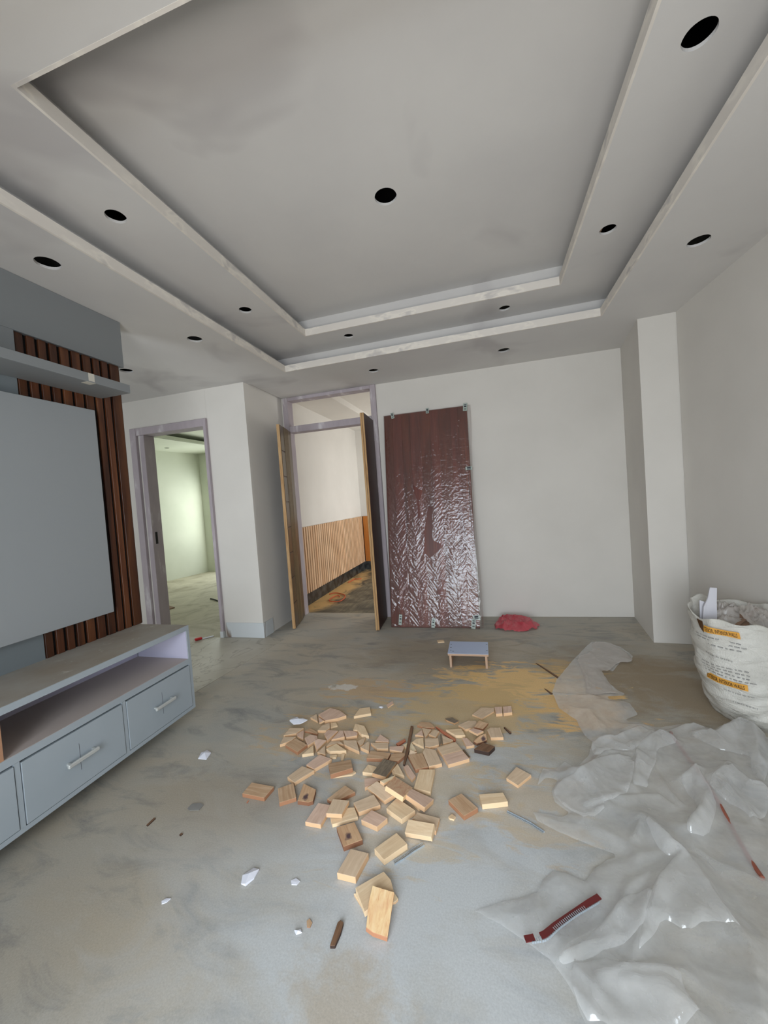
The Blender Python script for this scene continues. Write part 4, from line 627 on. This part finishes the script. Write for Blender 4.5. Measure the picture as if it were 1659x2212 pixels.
# low drawer unit
cbt=empty('drawer_cabinet',(-1.988,2.09,.1)); tag(cbt,'long pale grey wall-hung drawer cabinet with open niche under its dusty top','cabinet')
def K(name,x0,x1,y0,y1,z0,z1,mat,bevel=0.0,parent=None):
    return box(name,x0+1.988,x1+1.988,y0-2.09,y1-2.09,z0-.1,z1-.1,mat,parent or cbt,bevel)
X0=-2.424; X1=-1.988; Y0=-.95; Y1=2.09
tp=K('top_board',X0,X1,Y0,Y1,.628,.660,M['laminate'],.0015); K('dust_layer',X0+.001,X1-.004,Y0,Y1-.004,.660,.6612,M['dusty'],0,tp)
K('end_panel',X0,X1,Y1-.024,Y1,.10,.628,M['laminate'],.001)
K('end_panel_lining',X0+.02,X1-.003,Y1-.028,Y1-.0241,.441,.627,M['lilac'])
K('niche_back',X0,X0+.012,Y0,Y1-.028,.44,.628,M['lilac'])
K('niche_floor',X0,X1,Y0,Y1-.024,.405,.440,M['laminate'],.001); K('niche_dust',X0+.013,X1-.003,Y0,Y1-.029,.440,.4412,M['nichedust'])
K('bottom_rail',X0,X1,Y0,Y1-.024,.10,.122,M['laminate'],.001)
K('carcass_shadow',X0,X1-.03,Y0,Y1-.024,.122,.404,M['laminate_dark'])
K('partition_edge',X0+.02,X1-.002,1.035,1.058,.4415,.627,M['rawedge'])
for a,b in ((1.58,1.600),(1.088,1.108),(.59,.61),(.09,.11)): K('drawer_divider',X1-.03,X1,a,b,.122,.405,M['laminate'])
def drawer(a,b,first):
    d=K('drawer_front',X1-.02,X1+.0035,a+.0035,b-.0035,.126,.3965,M['laminate'],.0012)
    mid=(a+b)/2
    h=K('handle',X1+.022,X1+.036,mid-.074,mid+.074,.254,.273,M['metal'],.004,cbt); h.parent=d
    for q in (-.062,.055): e=K('handle_post',X1+.003,X1+.026,mid+q,mid+q+.009,.260,.270,M['metal'],0,h)
    K('pencil_line',X1+.0035,X1+.0038,mid-.0008,mid+.0008,.20,.33,M['ink'],0,d)
for i,(a,b) in enumerate(((1.600,2.066),(1.108,1.58),(.61,1.088),(.11,.59),(-.4,.09))): drawer(a,b,i==0)

# small laminate-topped plywood stool
st=empty('plywood_stool',(-.234,3.12,0),.02); tag(st,'small low plywood stool with pale blue laminate top on the sawdusty floor','stool')
tb=box('top_board',-.160,.160,-.045,.215,.100,.117,M['plyedge'],st,.001); box('laminate_sheet',-.161,.161,-.046,.216,.1171,.119,M['stooltop'],tb)
for q in (-1,1):
    x=-.150 if q<0 else .132
    box('leg_board',x,x+.018,-.042,.21,0.001,.0995,M['plyedge'],st,.001)
bm=bmesh.new()
for x,y in ((-.14,.02),(-.143,.08),(-.146,.15),(-.12,0.0),(.15,.03),(.15,.16)): bm_box(bm,x-.006,x+.006,y-.0035,y+.0035,.119,.1194)
from_bm('screw_head',bm,M['ink'],tb)['kind']='stuff'
# ------------------------------------------------------------------ wood offcuts, each one a thing of its own
def block(name,kind,t,top,label,group):
    P=[Vector(p) for p in top]; n=len(P); c=sum(P,Vector())/n
    # outline normal (newell)
    N=Vector((0,0,0))
    for i in range(n): N+=P[i].cross(P[(i+1)%n])
    N.normalize()
    if N.z<0: N=-N
    e=max(range(n),key=lambda i:(P[(i+1)%n]-P[i]).length); d=P[(e+1)%n]-P[e]; ang=math.atan2(d.y,d.x)
    if ang<-math.pi/2: ang+=math.pi
    if ang>math.pi/2: ang-=math.pi
    base=Vector((c.x,c.y,c.z-t)); R=Matrix.Rotation(-ang,3,'Z')
    bm=bmesh.new(); T_=[bm.verts.new(R@(p-base)) for p in P]; B=[bm.verts.new(R@(p-N*(t-.0006)-base)) for p in P]
    bm.faces.new(T_); bm.faces.new(B[::-1])
    for i in range(n): bm.faces.new((T_[i],B[i],B[(i+1)%n],T_[(i+1)%n]))
    bmesh.ops.recalc_face_normals(bm,faces=bm.faces)
    if t>.008: bmesh.ops.bevel(bm,geom=bm.edges[:],offset=.0009,segments=1,affect='EDGES')
    o=from_bm(name,bm,BM[kind]); o.location=base; o.rotation_euler=(0,0,ang)
    return tag(o,label,{'wood_offcut':'wood offcut','wood_strip':'wood strip','wood_chip':'wood chip'}[name],group)
for name,kind,t_,top,label in BLOCKS:
    g={'wood_offcut':'sawn wood offcuts scattered over the floor','wood_strip':'thin wood strips among the offcuts','wood_chip':'small wood chips on the floor'}[name]
    block(name,kind,t_,top,label,g)

# ------------------------------------------------------------------ crumpled plastic sheeting
def dseg(X,Y,a,b):
    ax,ay=a;bx,by=b; dx,dy=bx-ax,by-ay; L=dx*dx+dy*dy+1e-9
    t=np.clip(((X-ax)*dx+(Y-ay)*dy)/L,0,1); return np.hypot(X-ax-t*dx,Y-ay-t*dy),t
def sheet_height(X,Y):
    xs=X+.010*pnoise(X*9,Y*9,1); ys=Y+.010*pnoise(X*9,Y*9,2)
    H=np.zeros(X.shape)
    for pts,h,w in CREASES:
        D=np.full(X.shape,9.); 
        for a,b in zip(pts[:-1],pts[1:]):
            d,_=dseg(xs,ys,a,b); D=np.minimum(D,d)
        H=np.maximum(H,h*.42*np.clip(1-D/(w*1.6),0,1)**1.5)
    far=np.clip((Y-2.4)/.5,0,1)
    long_=crumple(X*.9+Y*.6,Y*.9-X*.6,2.1,3,2,.7)
    return H*(1-.3*far)+.009*crumple(X*1.0+Y*.3,Y*.8-X*.3,4.2,12,2,.5)*(1-.5*far)+(.016*(pnoise(X*3,Y*3,8)+.5).clip(0)+.014*long_)*(1-.5*far)
def edge_dist(X,Y,poly):
    D=np.full(X.shape,9.)
    for i in range(len(poly)):
        d,_=dseg(X,Y,poly[i],poly[(i+1)%len(poly)]); D=np.minimum(D,d)
    return D
def chaikin(poly,n=1):
    for _ in range(n):
        q=[]
        for i in range(len(poly)):
            a=poly[i]; b=poly[(i+1)%len(poly)]; q+= [(a[0]*.78+b[0]*.22,a[1]*.78+b[1]*.22),(a[0]*.22+b[0]*.78,a[1]*.22+b[1]*.78)]
        poly=q
    return poly
def near(X,Y,poly):
    D=np.full(X.shape,9.); NX=X.copy(); NY=Y.copy()
    for i in range(len(poly)):
        a=poly[i]; b=poly[(i+1)%len(poly)]; d,t=dseg(X,Y,a,b); m=d<D; D=np.where(m,d,D); NX=np.where(m,a[0]+t*(b[0]-a[0]),NX); NY=np.where(m,a[1]+t*(b[1]-a[1]),NY)
    return D,NX,NY
ps=empty('plastic_sheet',(1.0,1.6,0)); tag(ps,'large crumpled milky plastic sheet spread over the right foreground floor','plastic sheet')
def film_part(name,poly,step,extra,mat,seed,frag=1):
    poly=chaikin(poly,frag)
    # small tears along the edge
    q=[]
    for i in range(len(poly)):
        a=Vector(poly[i]); b=Vector(poly[(i+1)%len(poly)]); k=max(1,int((b-a).length/.02))
        for j in range(k):
            p=a.lerp(b,j/k); s=.0045*float(noise.noise(Vector((p.x*45,p.y*45,seed)))); q.append((p.x+s,p.y+s*.7))
    poly=q
    xs=[p[0] for p in poly]; ys=[p[1] for p in poly]
    X,Y=np.meshgrid(np.arange(min(xs)-.03,max(xs)+.03,step),np.arange(min(ys)-.03,max(ys)+.03,step))
    ins=inpoly(X,Y,poly); D,NX,NY=near(X,Y,poly)
    nb=ins.copy()
    for dy in (-1,0,1):
        for dx in (-1,0,1): nb|=np.roll(np.roll(ins,dy,0),dx,1)
    mv=nb&~ins; X=np.where(mv,NX,X); Y=np.where(mv,NY,Y); D=np.where(mv,0,D)
    H=sheet_height(X,Y)
    if extra==0:
        ed=np.clip(D/.06,0,1); Z=.003+H*(.12+.88*ed)+.004*(pnoise(X*16,Y*16,seed)+.3).clip(0)*(1-ed)
    else:
        ed=np.clip(D/.05,0,1); Z=.004+H+extra*(ed*(2-ed))**.5*(.3+.7*crumple(X,Y,4.5,seed,2,.7))+.009*crumple((X+Y*.4)*1.5,(Y-X*.4)*.5,6,seed+4,2)*ed
        Z=np.maximum(Z,H+.0035)
    lim=right_x(Y)-.012
    return grid_mesh(name,np.minimum(X,lim)-1.0,Y-1.6,Z,nb,mat,ps)
def right_x(Y): return np.where(Y>.55,1.80+(1.644-1.80)*(Y-.55)/(2.77-.55),1.80+(Y-.55)*(-.0727))
film_part('film_layer',OUTLINE,.0075,0,M['film'],11,0)
for i,(n_,poly,z) in enumerate(FLAPS):
    f=film_part('film_fold',poly,.0075,z*.7,M['film_far'] if n_=='strand' else M['film_fold'],20+i*3)
cd=tube('rusty_rope',[(x,y,(.0085,.016)[i%3==1]) for i,(x,y) in enumerate(CORD)],.008,M['cord']); tag(cd,'rust red rope running under and over the plastic sheet at right','rope')
# dark red strip with a row of nails, lying on the sheet
rs=empty('nail_strip',(.121,1.231,0)); tag(rs,'dark red plastic nail strip lying on the near edge of the plastic sheet','nail strip')
pts=[Vector((x-.121,y-1.231,.03+.004*math.sin(i*1.7))) for i,(x,y) in enumerate(REDSTRIP)]
dense=[]
for i in range(len(pts)-1):
    for k in range(6): dense.append(pts[i].lerp(pts[i+1],k/6))
dense.append(pts[-1])
sm_=[dense[0]]+[(dense[i-1]+dense[i]+dense[i+1])/3 for i in range(1,len(dense)-1)]+[dense[-1]]
bm=bmesh.new(); prev=None
for i,p in enumerate(sm_):
    d=(sm_[min(i+1,len(sm_)-1)]-sm_[max(i-1,0)]).normalized(); nrm=Vector((-d.y,d.x,0))
    gap=i in (4,5)
    q=[bm.verts.new(p+nrm*.009*s+Vector((0,0,z))) for s,z in ((-1,0),(1,0),(1,.003),(-1,.003))]
    if prev and not gap:
        for k in range(4): bm.faces.new((prev[k],prev[(k+1)%4],q[(k+1)%4],q[k]))
    prev=q
from_bm('strip_band',bm,M['redstrip'],rs)
def nails(parent,line,step,ln,mat,side=-1,z=.03,z2=None):
    pts=[Vector((x,y,0)) for x,y in line]; out=[]; acc=0
    for a,b in zip(pts[:-1],pts[1:]):
        L=(b-a).length; d=(b-a)/L; nrm=Vector((-d.y,d.x,0))*side; s=acc
        while s<L:
            p=a+d*s; bm=bmesh.new(); bm_obox(bm,(p.x,p.y,z),d,nrm,(0,0,1),(-.0011,.0011),(0,ln),(0,.0022)); bm_obox(bm,(p.x,p.y,z-.0015),d,nrm,(0,0,1),(-.003,.003),(ln,ln+.0012),(-.001,.006)); from_bm('nail',bm,mat,parent); s+=step
        acc=s-L
nails(rs,[(p.x,p.y) for p in sm_[2:-2]],.0075,.012,M['nail'],-1,.0315)
for nm,line,lab in (('staple_strip',NAIL1,'short strip of steel nails beside the pale blocks in the right front of the pile'),('staple_strip',NAIL2,'thin strip of steel nails lying between the lone pale block and the plastic')):
    o=empty(nm,(line[0][0],line[0][1],0)); tag(o,lab,'nail strip')
    loc=[(x-line[0][0],y-line[0][1]) for x,y in line]
    bm=bmesh.new()
    for a,b in zip(loc[:-1],loc[1:]):
        A=Vector((*a,.0045)); d=Vector((b[0]-a[0],b[1]-a[1],0)); L=d.length; d/=L; bm_obox(bm,A,d,(-d.y,d.x,0),(0,0,1),(0,L),(-.001,.001),(0,.001))
    from_bm('wire',bm,M['nail'],o); nails(o,loc,.0062 if nm and line is NAIL1 else .0052,.014 if line is NAIL1 else .009,M['nail'],-1 if line is NAIL1 else 1,.0025)

# ------------------------------------------------------------------ white woven sack of rubble
CB=(1.395,2.66); 
def bag_c(z): k=z/.6; return (CB[0]-.012*k+.01, CB[1]+.10*k*k*.9)
def bag_r(th,z):
    k=z/.58
    r=.175+.065*math.sin(min(1,k*1.9)*math.pi/2)-.020*max(0,k-.55)/.45
    r*=1+.030*math.sin(2*th+.6)+.018*math.sin(3*th+5*k)+.012*math.sin(7*th+9*k)
    r+=.006*math.sin(22*k+3*math.sin(th*1.3))+.0035*math.sin(41*k+4*math.sin(th*2+1))
    # gusset corner folds
    for a in (-2.55,-.75,.6,2.4):
        d=(th-a+math.pi)%(2*math.pi)-math.pi; r+=.012*k*math.exp(-(d/.13)**2)
    return r
def bag_pt(th,z,off=0):
    cx,cy=bag_c(z); r=bag_r(th,z)+off; x=cx+r*math.cos(th); y=cy+r*math.sin(th)
    return (x,y,z)
def wallclip(p,g=.006):
    lim=1.644+(2.77-p[1])*.0703-g
    return (min(p[0],lim),p[1],p[2])
sk=empty('rubble_sack',(CB[0],CB[1],0)); tag(sk,'open white woven sack of rubbish with ochre INTERIOR WALLS lettering, by the right wall','sack')
loc=lambda p: (p[0]-CB[0],p[1]-CB[1],p[2])
def rimz(th): 
    return .575+.035*math.sin(th-.3)+.018*math.sin(3*th+1)+.010*math.sin(7*th)
bm=bmesh.new(); NTH=160; NZ=56; rows=[]
for j in range(NZ+1):
    row=[]
    for i in range(NTH):
        th=2*math.pi*i/NTH; z=.0005+(rimz(th)-.0005)*j/NZ
        r_in=1.0
        p=bag_pt(th,z,.0045*float(noise.noise(Vector((th*2.5,z*16,3))))-.006*abs(float(noise.noise(Vector((th*2.2+z*3,z*30-th*1.5,1))))))
        row.append(bm.verts.new(loc(wallclip(p))))
    rows.append(row)
# rolled lip and inner wall
for (off,dz) in ((-.004,.004),(-.012,-.002),(-.018,-.05),(-.022,-.12),(-.026,-.17)):
    row=[]
    for i in range(NTH):
        th=2*math.pi*i/NTH; z=rimz(th)+dz; p=bag_pt(th,rimz(th)+min(dz,0),off+.004*math.sin(9*th)); row.append(bm.verts.new(loc(wallclip((p[0],p[1],z),.012))))
    rows.append(row)
for a,b in zip(rows[:-1],rows[1:]):
    for i in range(NTH): bm.faces.new((a[i],a[(i+1)%NTH],b[(i+1)%NTH],b[i]))
bm.faces.new(rows[0][::-1])
o=from_bm('woven_body',bm,M['sack'],sk,True)
# rubbish inside
bm=bmesh.new(); v=[]
for i in range(40):
    th=2*math.pi*i/40; p=bag_pt(th,.46,-.03); v.append(bm.verts.new(loc(wallclip((p[0],p[1],.44+.03*math.sin(5*th)),.03))))
cv_=bm.verts.new((0,.1,.49)); 
for i in range(40): bm.faces.new((v[i],v[(i+1)%40],cv_))
from_bm('rubbish_fill',bm,M['cardboard'],sk)
def crumpled_patch(name,cx,cy,cz,sx,sy,seed,mat,parent,amp=.05,tilt=(0,0)):
    X,Y=np.meshgrid(np.linspace(-1,1,40),np.linspace(-1,1,40)); R=np.hypot(X,Y)*(1+.15*pnoise(X*2,Y*2,seed)); keep=R<1
    Z=amp*(crumple(X,Y,1.3,seed,4,.6)-.2)*1.6*(1-R**2).clip(0)+X*tilt[0]+Y*tilt[1]
    return grid_mesh(name,X*sx+cx,Y*sy+cy,Z+cz,keep,mat,parent)
crumpled_patch('plastic_scrap',.0,.12,.53,.13,.10,4,M['film_far'],sk,.07,(0,.03)); crumpled_patch('plastic_scrap',.10,.05,.545,.09,.10,9,M['film_far'],sk,.07,(-.02,.05)); crumpled_patch('plastic_scrap',-.03,.16,.54,.10,.07,15,M['film_far'],sk,.08,(.03,.03))
for (a,b,w) in (((-.04,.02,.50),(.12,.10,.59),.012),((.0,.0,.50),(.06,.12,.56),.02)):
    A=Vector(a);B=Vector(b); d=(B-A); L=d.length; d/=L; bm=bmesh.new(); bm_obox(bm,A,d,Vector((-d.y,d.x,0)).normalized(),(0,0,1),(0,L),(-w,w),(0,.003)); from_bm('cardboard_strip',bm,M['cardboard'],sk)
# offcut boards standing in the sack: things of their own
def board(name,pts,th,mat,label,cat):
    P=[Vector(p) for p in pts]; N=(P[1]-P[0]).cross(P[2]-P[1]).normalized(); c=P[0].copy()
    bm=bmesh.new(); A=[bm.verts.new(p-c) for p in P]; B=[bm.verts.new(p-c+N*th) for p in P]; n=len(P); bm.faces.new(A); bm.faces.new(B[::-1])
    for i in range(n): bm.faces.new((A[i],B[i],B[(i+1)%n],A[(i+1)%n]))
    o=from_bm(name,bm,mat); o.location=c; return tag(o,label,cat)
BOARDS_HERE=True
_sc=lambda L,y,s: [(x*s,y+dy,1.4-(1.4-z)*s) for x,z,dy in L]
board('laminate_offcut',_sc([(1.172,.47,0),(1.248,.47,0),(1.257,.657,.012),(1.265,.740,.02),(1.231,.743,.02),(1.215,.68,.015),(1.19,.63,.01)],2.735,1.034),.008,M['board'],'tall pale laminate offcut with curved side, sticking out of the white sack','board')
board('laminate_offcut',_sc([(1.165,.48,0),(1.225,.48,0),(1.225,.64,.012),(1.206,.641,.012),(1.197,.660,.013),(1.174,.669,.015)],2.765,1.045),.008,M['board'],'shorter pale laminate offcut behind the tall one in the white sack','board')

# print on the sack, following its surface
def text_mesh(body,size=1.0,bold=0.0):
    cu=bpy.data.curves.new('t','FONT'); cu.body=body; cu.size=size; cu.offset=bold; cu.resolution_u=2; ob=bpy.data.objects.new('t',cu); COL.objects.link(ob)
    dg=bpy.context.evaluated_depsgraph_get(); me=bpy.data.meshes.new_from_object(ob.evaluated_get(dg)); bpy.data.objects.remove(ob)
    bm=bmesh.new(); bm.from_mesh(me); bpy.data.meshes.remove(me); bmesh.ops.triangulate(bm,faces=bm.faces)
    xs=[v.co.x for v in bm.verts]; return bm,min(xs),max(xs)
def on_sack(bm,fx,name,mat,off,parent=sk):
    for v in bm.verts:
        th,z=fx(v.co.x,v.co.y); v.co=Vector(loc(wallclip(bag_pt(th,z,off),.003)))
    me=bpy.data.meshes.new(name); bm.to_mesh(me); bm.free(); return link_mesh(name,me,mat,parent)
def band_grid(th0,th1,zf,h,name,mat,off):
    bm=bmesh.new(); n=40; g=[[bm.verts.new((a,b,0)) for b in (0,.5,1)] for a in [i/n for i in range(n+1)]]
    for i in range(n):
        for j in range(2): bm.faces.new((g[i][j],g[i+1][j],g[i+1][j+1],g[i][j+1]))
    return on_sack(bm,lambda x,y:(th0+(th1-th0)*x, zf(x)+h*y),name,mat,off)
TB=dict(th0=TH0,th1=TH1)
z1f=lambda x:.500-.012*x; z2f=lambda x:.235-.006*x
def lettering(body,th0,th1,zf,h,off,name,mat,bold=.02):
    bm,a,b=text_mesh(body,1,bold)
    return on_sack(bm,lambda x,y:(th0+(th1-th0)*(x-a)/(b-a), zf((x-a)/(b-a))+y*h),name,mat,off)
b1=band_grid(TH0,TH1,z1f,.033,'printed_band',M['band'],.0088); lettering('TERIOR, INTERIOR WALLS',TH0+.02,TH1-.05,lambda x:z1f(x)+.006,.029,.0102,'lettering',M['brownink'])
T2=TH0-.14; T3=TH1-.02
b2=band_grid(T2,T3,z2f,.033,'printed_band',M['band'],.0088); lettering('EXTERIOR, INTERIOR WALLS',T2+.02,T3-.05,lambda x:z2f(x)+.006,.029,.0102,'lettering',M['brownink'])
random.seed(5)
bm=bmesh.new()
def textline(th0,th1,zf,words):
    x=0.0
    while x<1:
        w=random.uniform(.04,.13); n=max(2,int(w/.012))
        for i in range(n):
            a=x+w*i/n; b=a+w/n*.8
            h=random.choice((.004,.006,.0075)); y0=random.choice((0,0,.001))
            for (p,q,r,s_) in ((a,b,.0052,.0070),(a,a+(b-a)*.35,y0,y0+h)):
                vs=[bm.verts.new((th0+(th1-th0)*u,zf(u)+v_,0)) for u,v_ in ((p,r),(q,r),(q,s_),(p,s_))]; bm.faces.new(vs)
        x+=w+random.uniform(.02,.05)
for k in range(3): textline(TH0-.25,TH1,lambda u,k=k:.472-.018*k-.014*u,0)
textline(TH0-.05,TH1-.22,lambda u:.380-.012*u,0)
for k in range(4): textline(TH0-.15,TH1+.03,lambda u,k=k:.330-.017*k-.010*u,0)
textline(TH0+.2,TH1+.05,lambda u:.200-.006*u,0); textline(TH0+.3,TH1+.1,lambda u:.135-.004*u,0)
on_sack(bm,lambda x,y:(x,y),'small_print',M['ink'],.0098)['kind']='stuff'
# brown printed emblem corner, half folded away
bm=bmesh.new(); vs=[bm.verts.new(p) for p in ((TH0-.24,.552,0),(TH0-.05,.548,0),(TH0-.0,.52,0),(TH0-.01,.49,0),(TH0-.10,.515,0))]; bm.faces.new(vs); on_sack(bm,lambda x,y:(x,y),'printed_emblem',M['brownink'],.009)
# second sack just inside the frame edge
s2=empty('blue_printed_sack',(1.60,2.30,0)); tag(s2,'blue and white printed sack edge at the far right beside the open sack','sack')
bm=bmesh.new()
pr=[]
for j in range(13):
    z=.0+.44*j/12; row=[]
    for i in range(24):
        th=2*math.pi*i/24; rr=1+.05*math.sin(3*th+j*.5); s_=.8+.2*math.sin(min(1,j/5)*math.pi/2)
        row.append(bm.verts.new((min(.062*s_*rr*math.cos(th),.072-.0),.10*s_*rr*math.sin(th),z+.001)))
    pr.append(row)
for a,b in zip(pr[:-1],pr[1:]):
    for i in range(24): bm.faces.new((a[i],a[(i+1)%24],b[(i+1)%24],b[i]))
bm.faces.new(pr[0][::-1]); bm.faces.new(pr[-1]); from_bm('sack_body',bm,M['sack'],s2,True)
bm=bmesh.new()
for i in range(8,16):
    for j in range(7,11):
        def q(i,j):
            th=2*math.pi*i/24; z=.44*j/12; return (.064*math.cos(th)*1.05,.104*math.sin(th)*1.05,z)
        bm.faces.new([bm.verts.new(q(*ij)) for ij in ((i,j),(i+1,j),(i+1,j+1),(i,j+1))])
from_bm('blue_print',bm,M['blue'],s2)

# ------------------------------------------------------------------ loose things on the floor
X,Y=np.meshgrid(np.linspace(-.26,.26,120),np.linspace(-.24,.24,110))
redp=[(x-.2,y-4.15) for x,y in RED]; kp=inpoly(X+.008*pnoise(X*20,Y*20,2),Y+.008*pnoise(X*20,Y*20,4),redp); D=edge_dist(X,Y,redp)
Z=.004+np.clip(D/.05,0,1)**.6*(.03+.055*crumple(X,Y,6,5,4,.6))
o=grid_mesh('red_plastic_bag',X,Y,Z,kp,M['redbag'],None); o.location=(.2,4.15,0); tag(o,'crumpled red plastic bag flat on the floor by the back wall','plastic bag')
# flat bits
def bit(name,pts,mat,label,cat,amp=.01,z=.0,seed=1,n=16):
    xs=[p[0] for p in pts]; ys=[p[1] for p in pts]; cx,cy=sum(xs)/len(xs),sum(ys)/len(ys); s=max(max(xs)-min(xs),max(ys)-min(ys))
    pl=[(x-cx,y-cy) for x,y in pts]; bm=bmesh.new(); k=len(pl)
    top=[bm.verts.new((x,y,.004+amp*abs(float(noise.noise(Vector((x*40,y*40,seed))))))) for x,y in pl]; bot=[bm.verts.new((x,y,.0015)) for x,y in pl]; c=bm.verts.new((0,0,.004+amp)); c2=bm.verts.new((0,0,.0015))
    for i in range(k): bm.faces.new((top[i],top[(i+1)%k],c)); bm.faces.new((bot[(i+1)%k],bot[i],c2)); bm.faces.new((top[i],bot[i],bot[(i+1)%k],top[(i+1)%k]))
    o=from_bm(name,bm,mat); o.location=(cx,cy,z); return tag(o,label,cat)
bit('paper_scrap',[(-1.318,2.145),(-1.305,2.175),(-1.288,2.19),(-1.262,2.176),(-1.245,2.182),(-1.205,2.172),(-1.215,2.150),(-1.235,2.125),(-1.275,2.115)],M['paper'],'white crumpled paper scrap lying on the far left end of the wood pile','paper scrap',.012,.022)
bit('paper_scrap',SCRAPB,M['paper'],'small crumpled white scrap alone between the cabinet and the wood pile','paper scrap',.014)
bit('paper_scrap',SCRAPC,M['paper'],'torn white paper strip on the near left floor','paper scrap',.014,0,3)
bit('paper_flake',FLAKE,M['paper'],'little white flake on the floor left of the bark stick','paper scrap',.004)
bit('paint_flake',[(-.80,1.22),(-.785,1.232),(-.765,1.225),(-.77,1.21),(-.79,1.207)],M['paper'],'oval white paint flake between the torn paper and the nearest boards','paint flake',.001)
bit('paint_flake',[(-1.235,1.058),(-1.225,1.070),(-1.208,1.073),(-1.213,1.058),(-1.226,1.050)],M['paper'],'oval white paint flake on the near left floor','paint flake',.001)
bit('tile_chip',TILE,M['tile'],'flat grey tile chip on the floor left of the wood pile','tile chip',.001)
bit('paper_flake',[(-.80,2.42),(-.785,2.43),(-.77,2.425),(-.775,2.41)],M['paper'],'small white flake beyond the middle of the wood pile','paper scrap',.006)
kn=empty('putty_tool',(-3.16,3.50,0),math.atan2(.135,.114)); tag(kn,'small tool with red handle and pale blade near the bedroom doorway','tool')
box('red_handle',-.075,.0,-.02,.02,.004,.03,M['red'],kn,.008); box('pale_blade',.001,.12,-.012,.012,.006,.012,M['paper'],kn,.002)
o=prism('wood_offcut_board',[(0,0),(.50,-.22),(.46,-.41),(.31,-.32)],0,.014,M['cardboard']); o.location=(-5.157,4.884,.003); tag(o,'brown board scrap on the bedroom floor just inside the doorway','board')
tw=tube('black_twig',[(-4.42,5.15,.012),(-4.30,5.10,.02),(-4.18,5.02,.012)],.010,M['black']); tag(tw,'short black bent scrap on the bedroom floor','scrap')
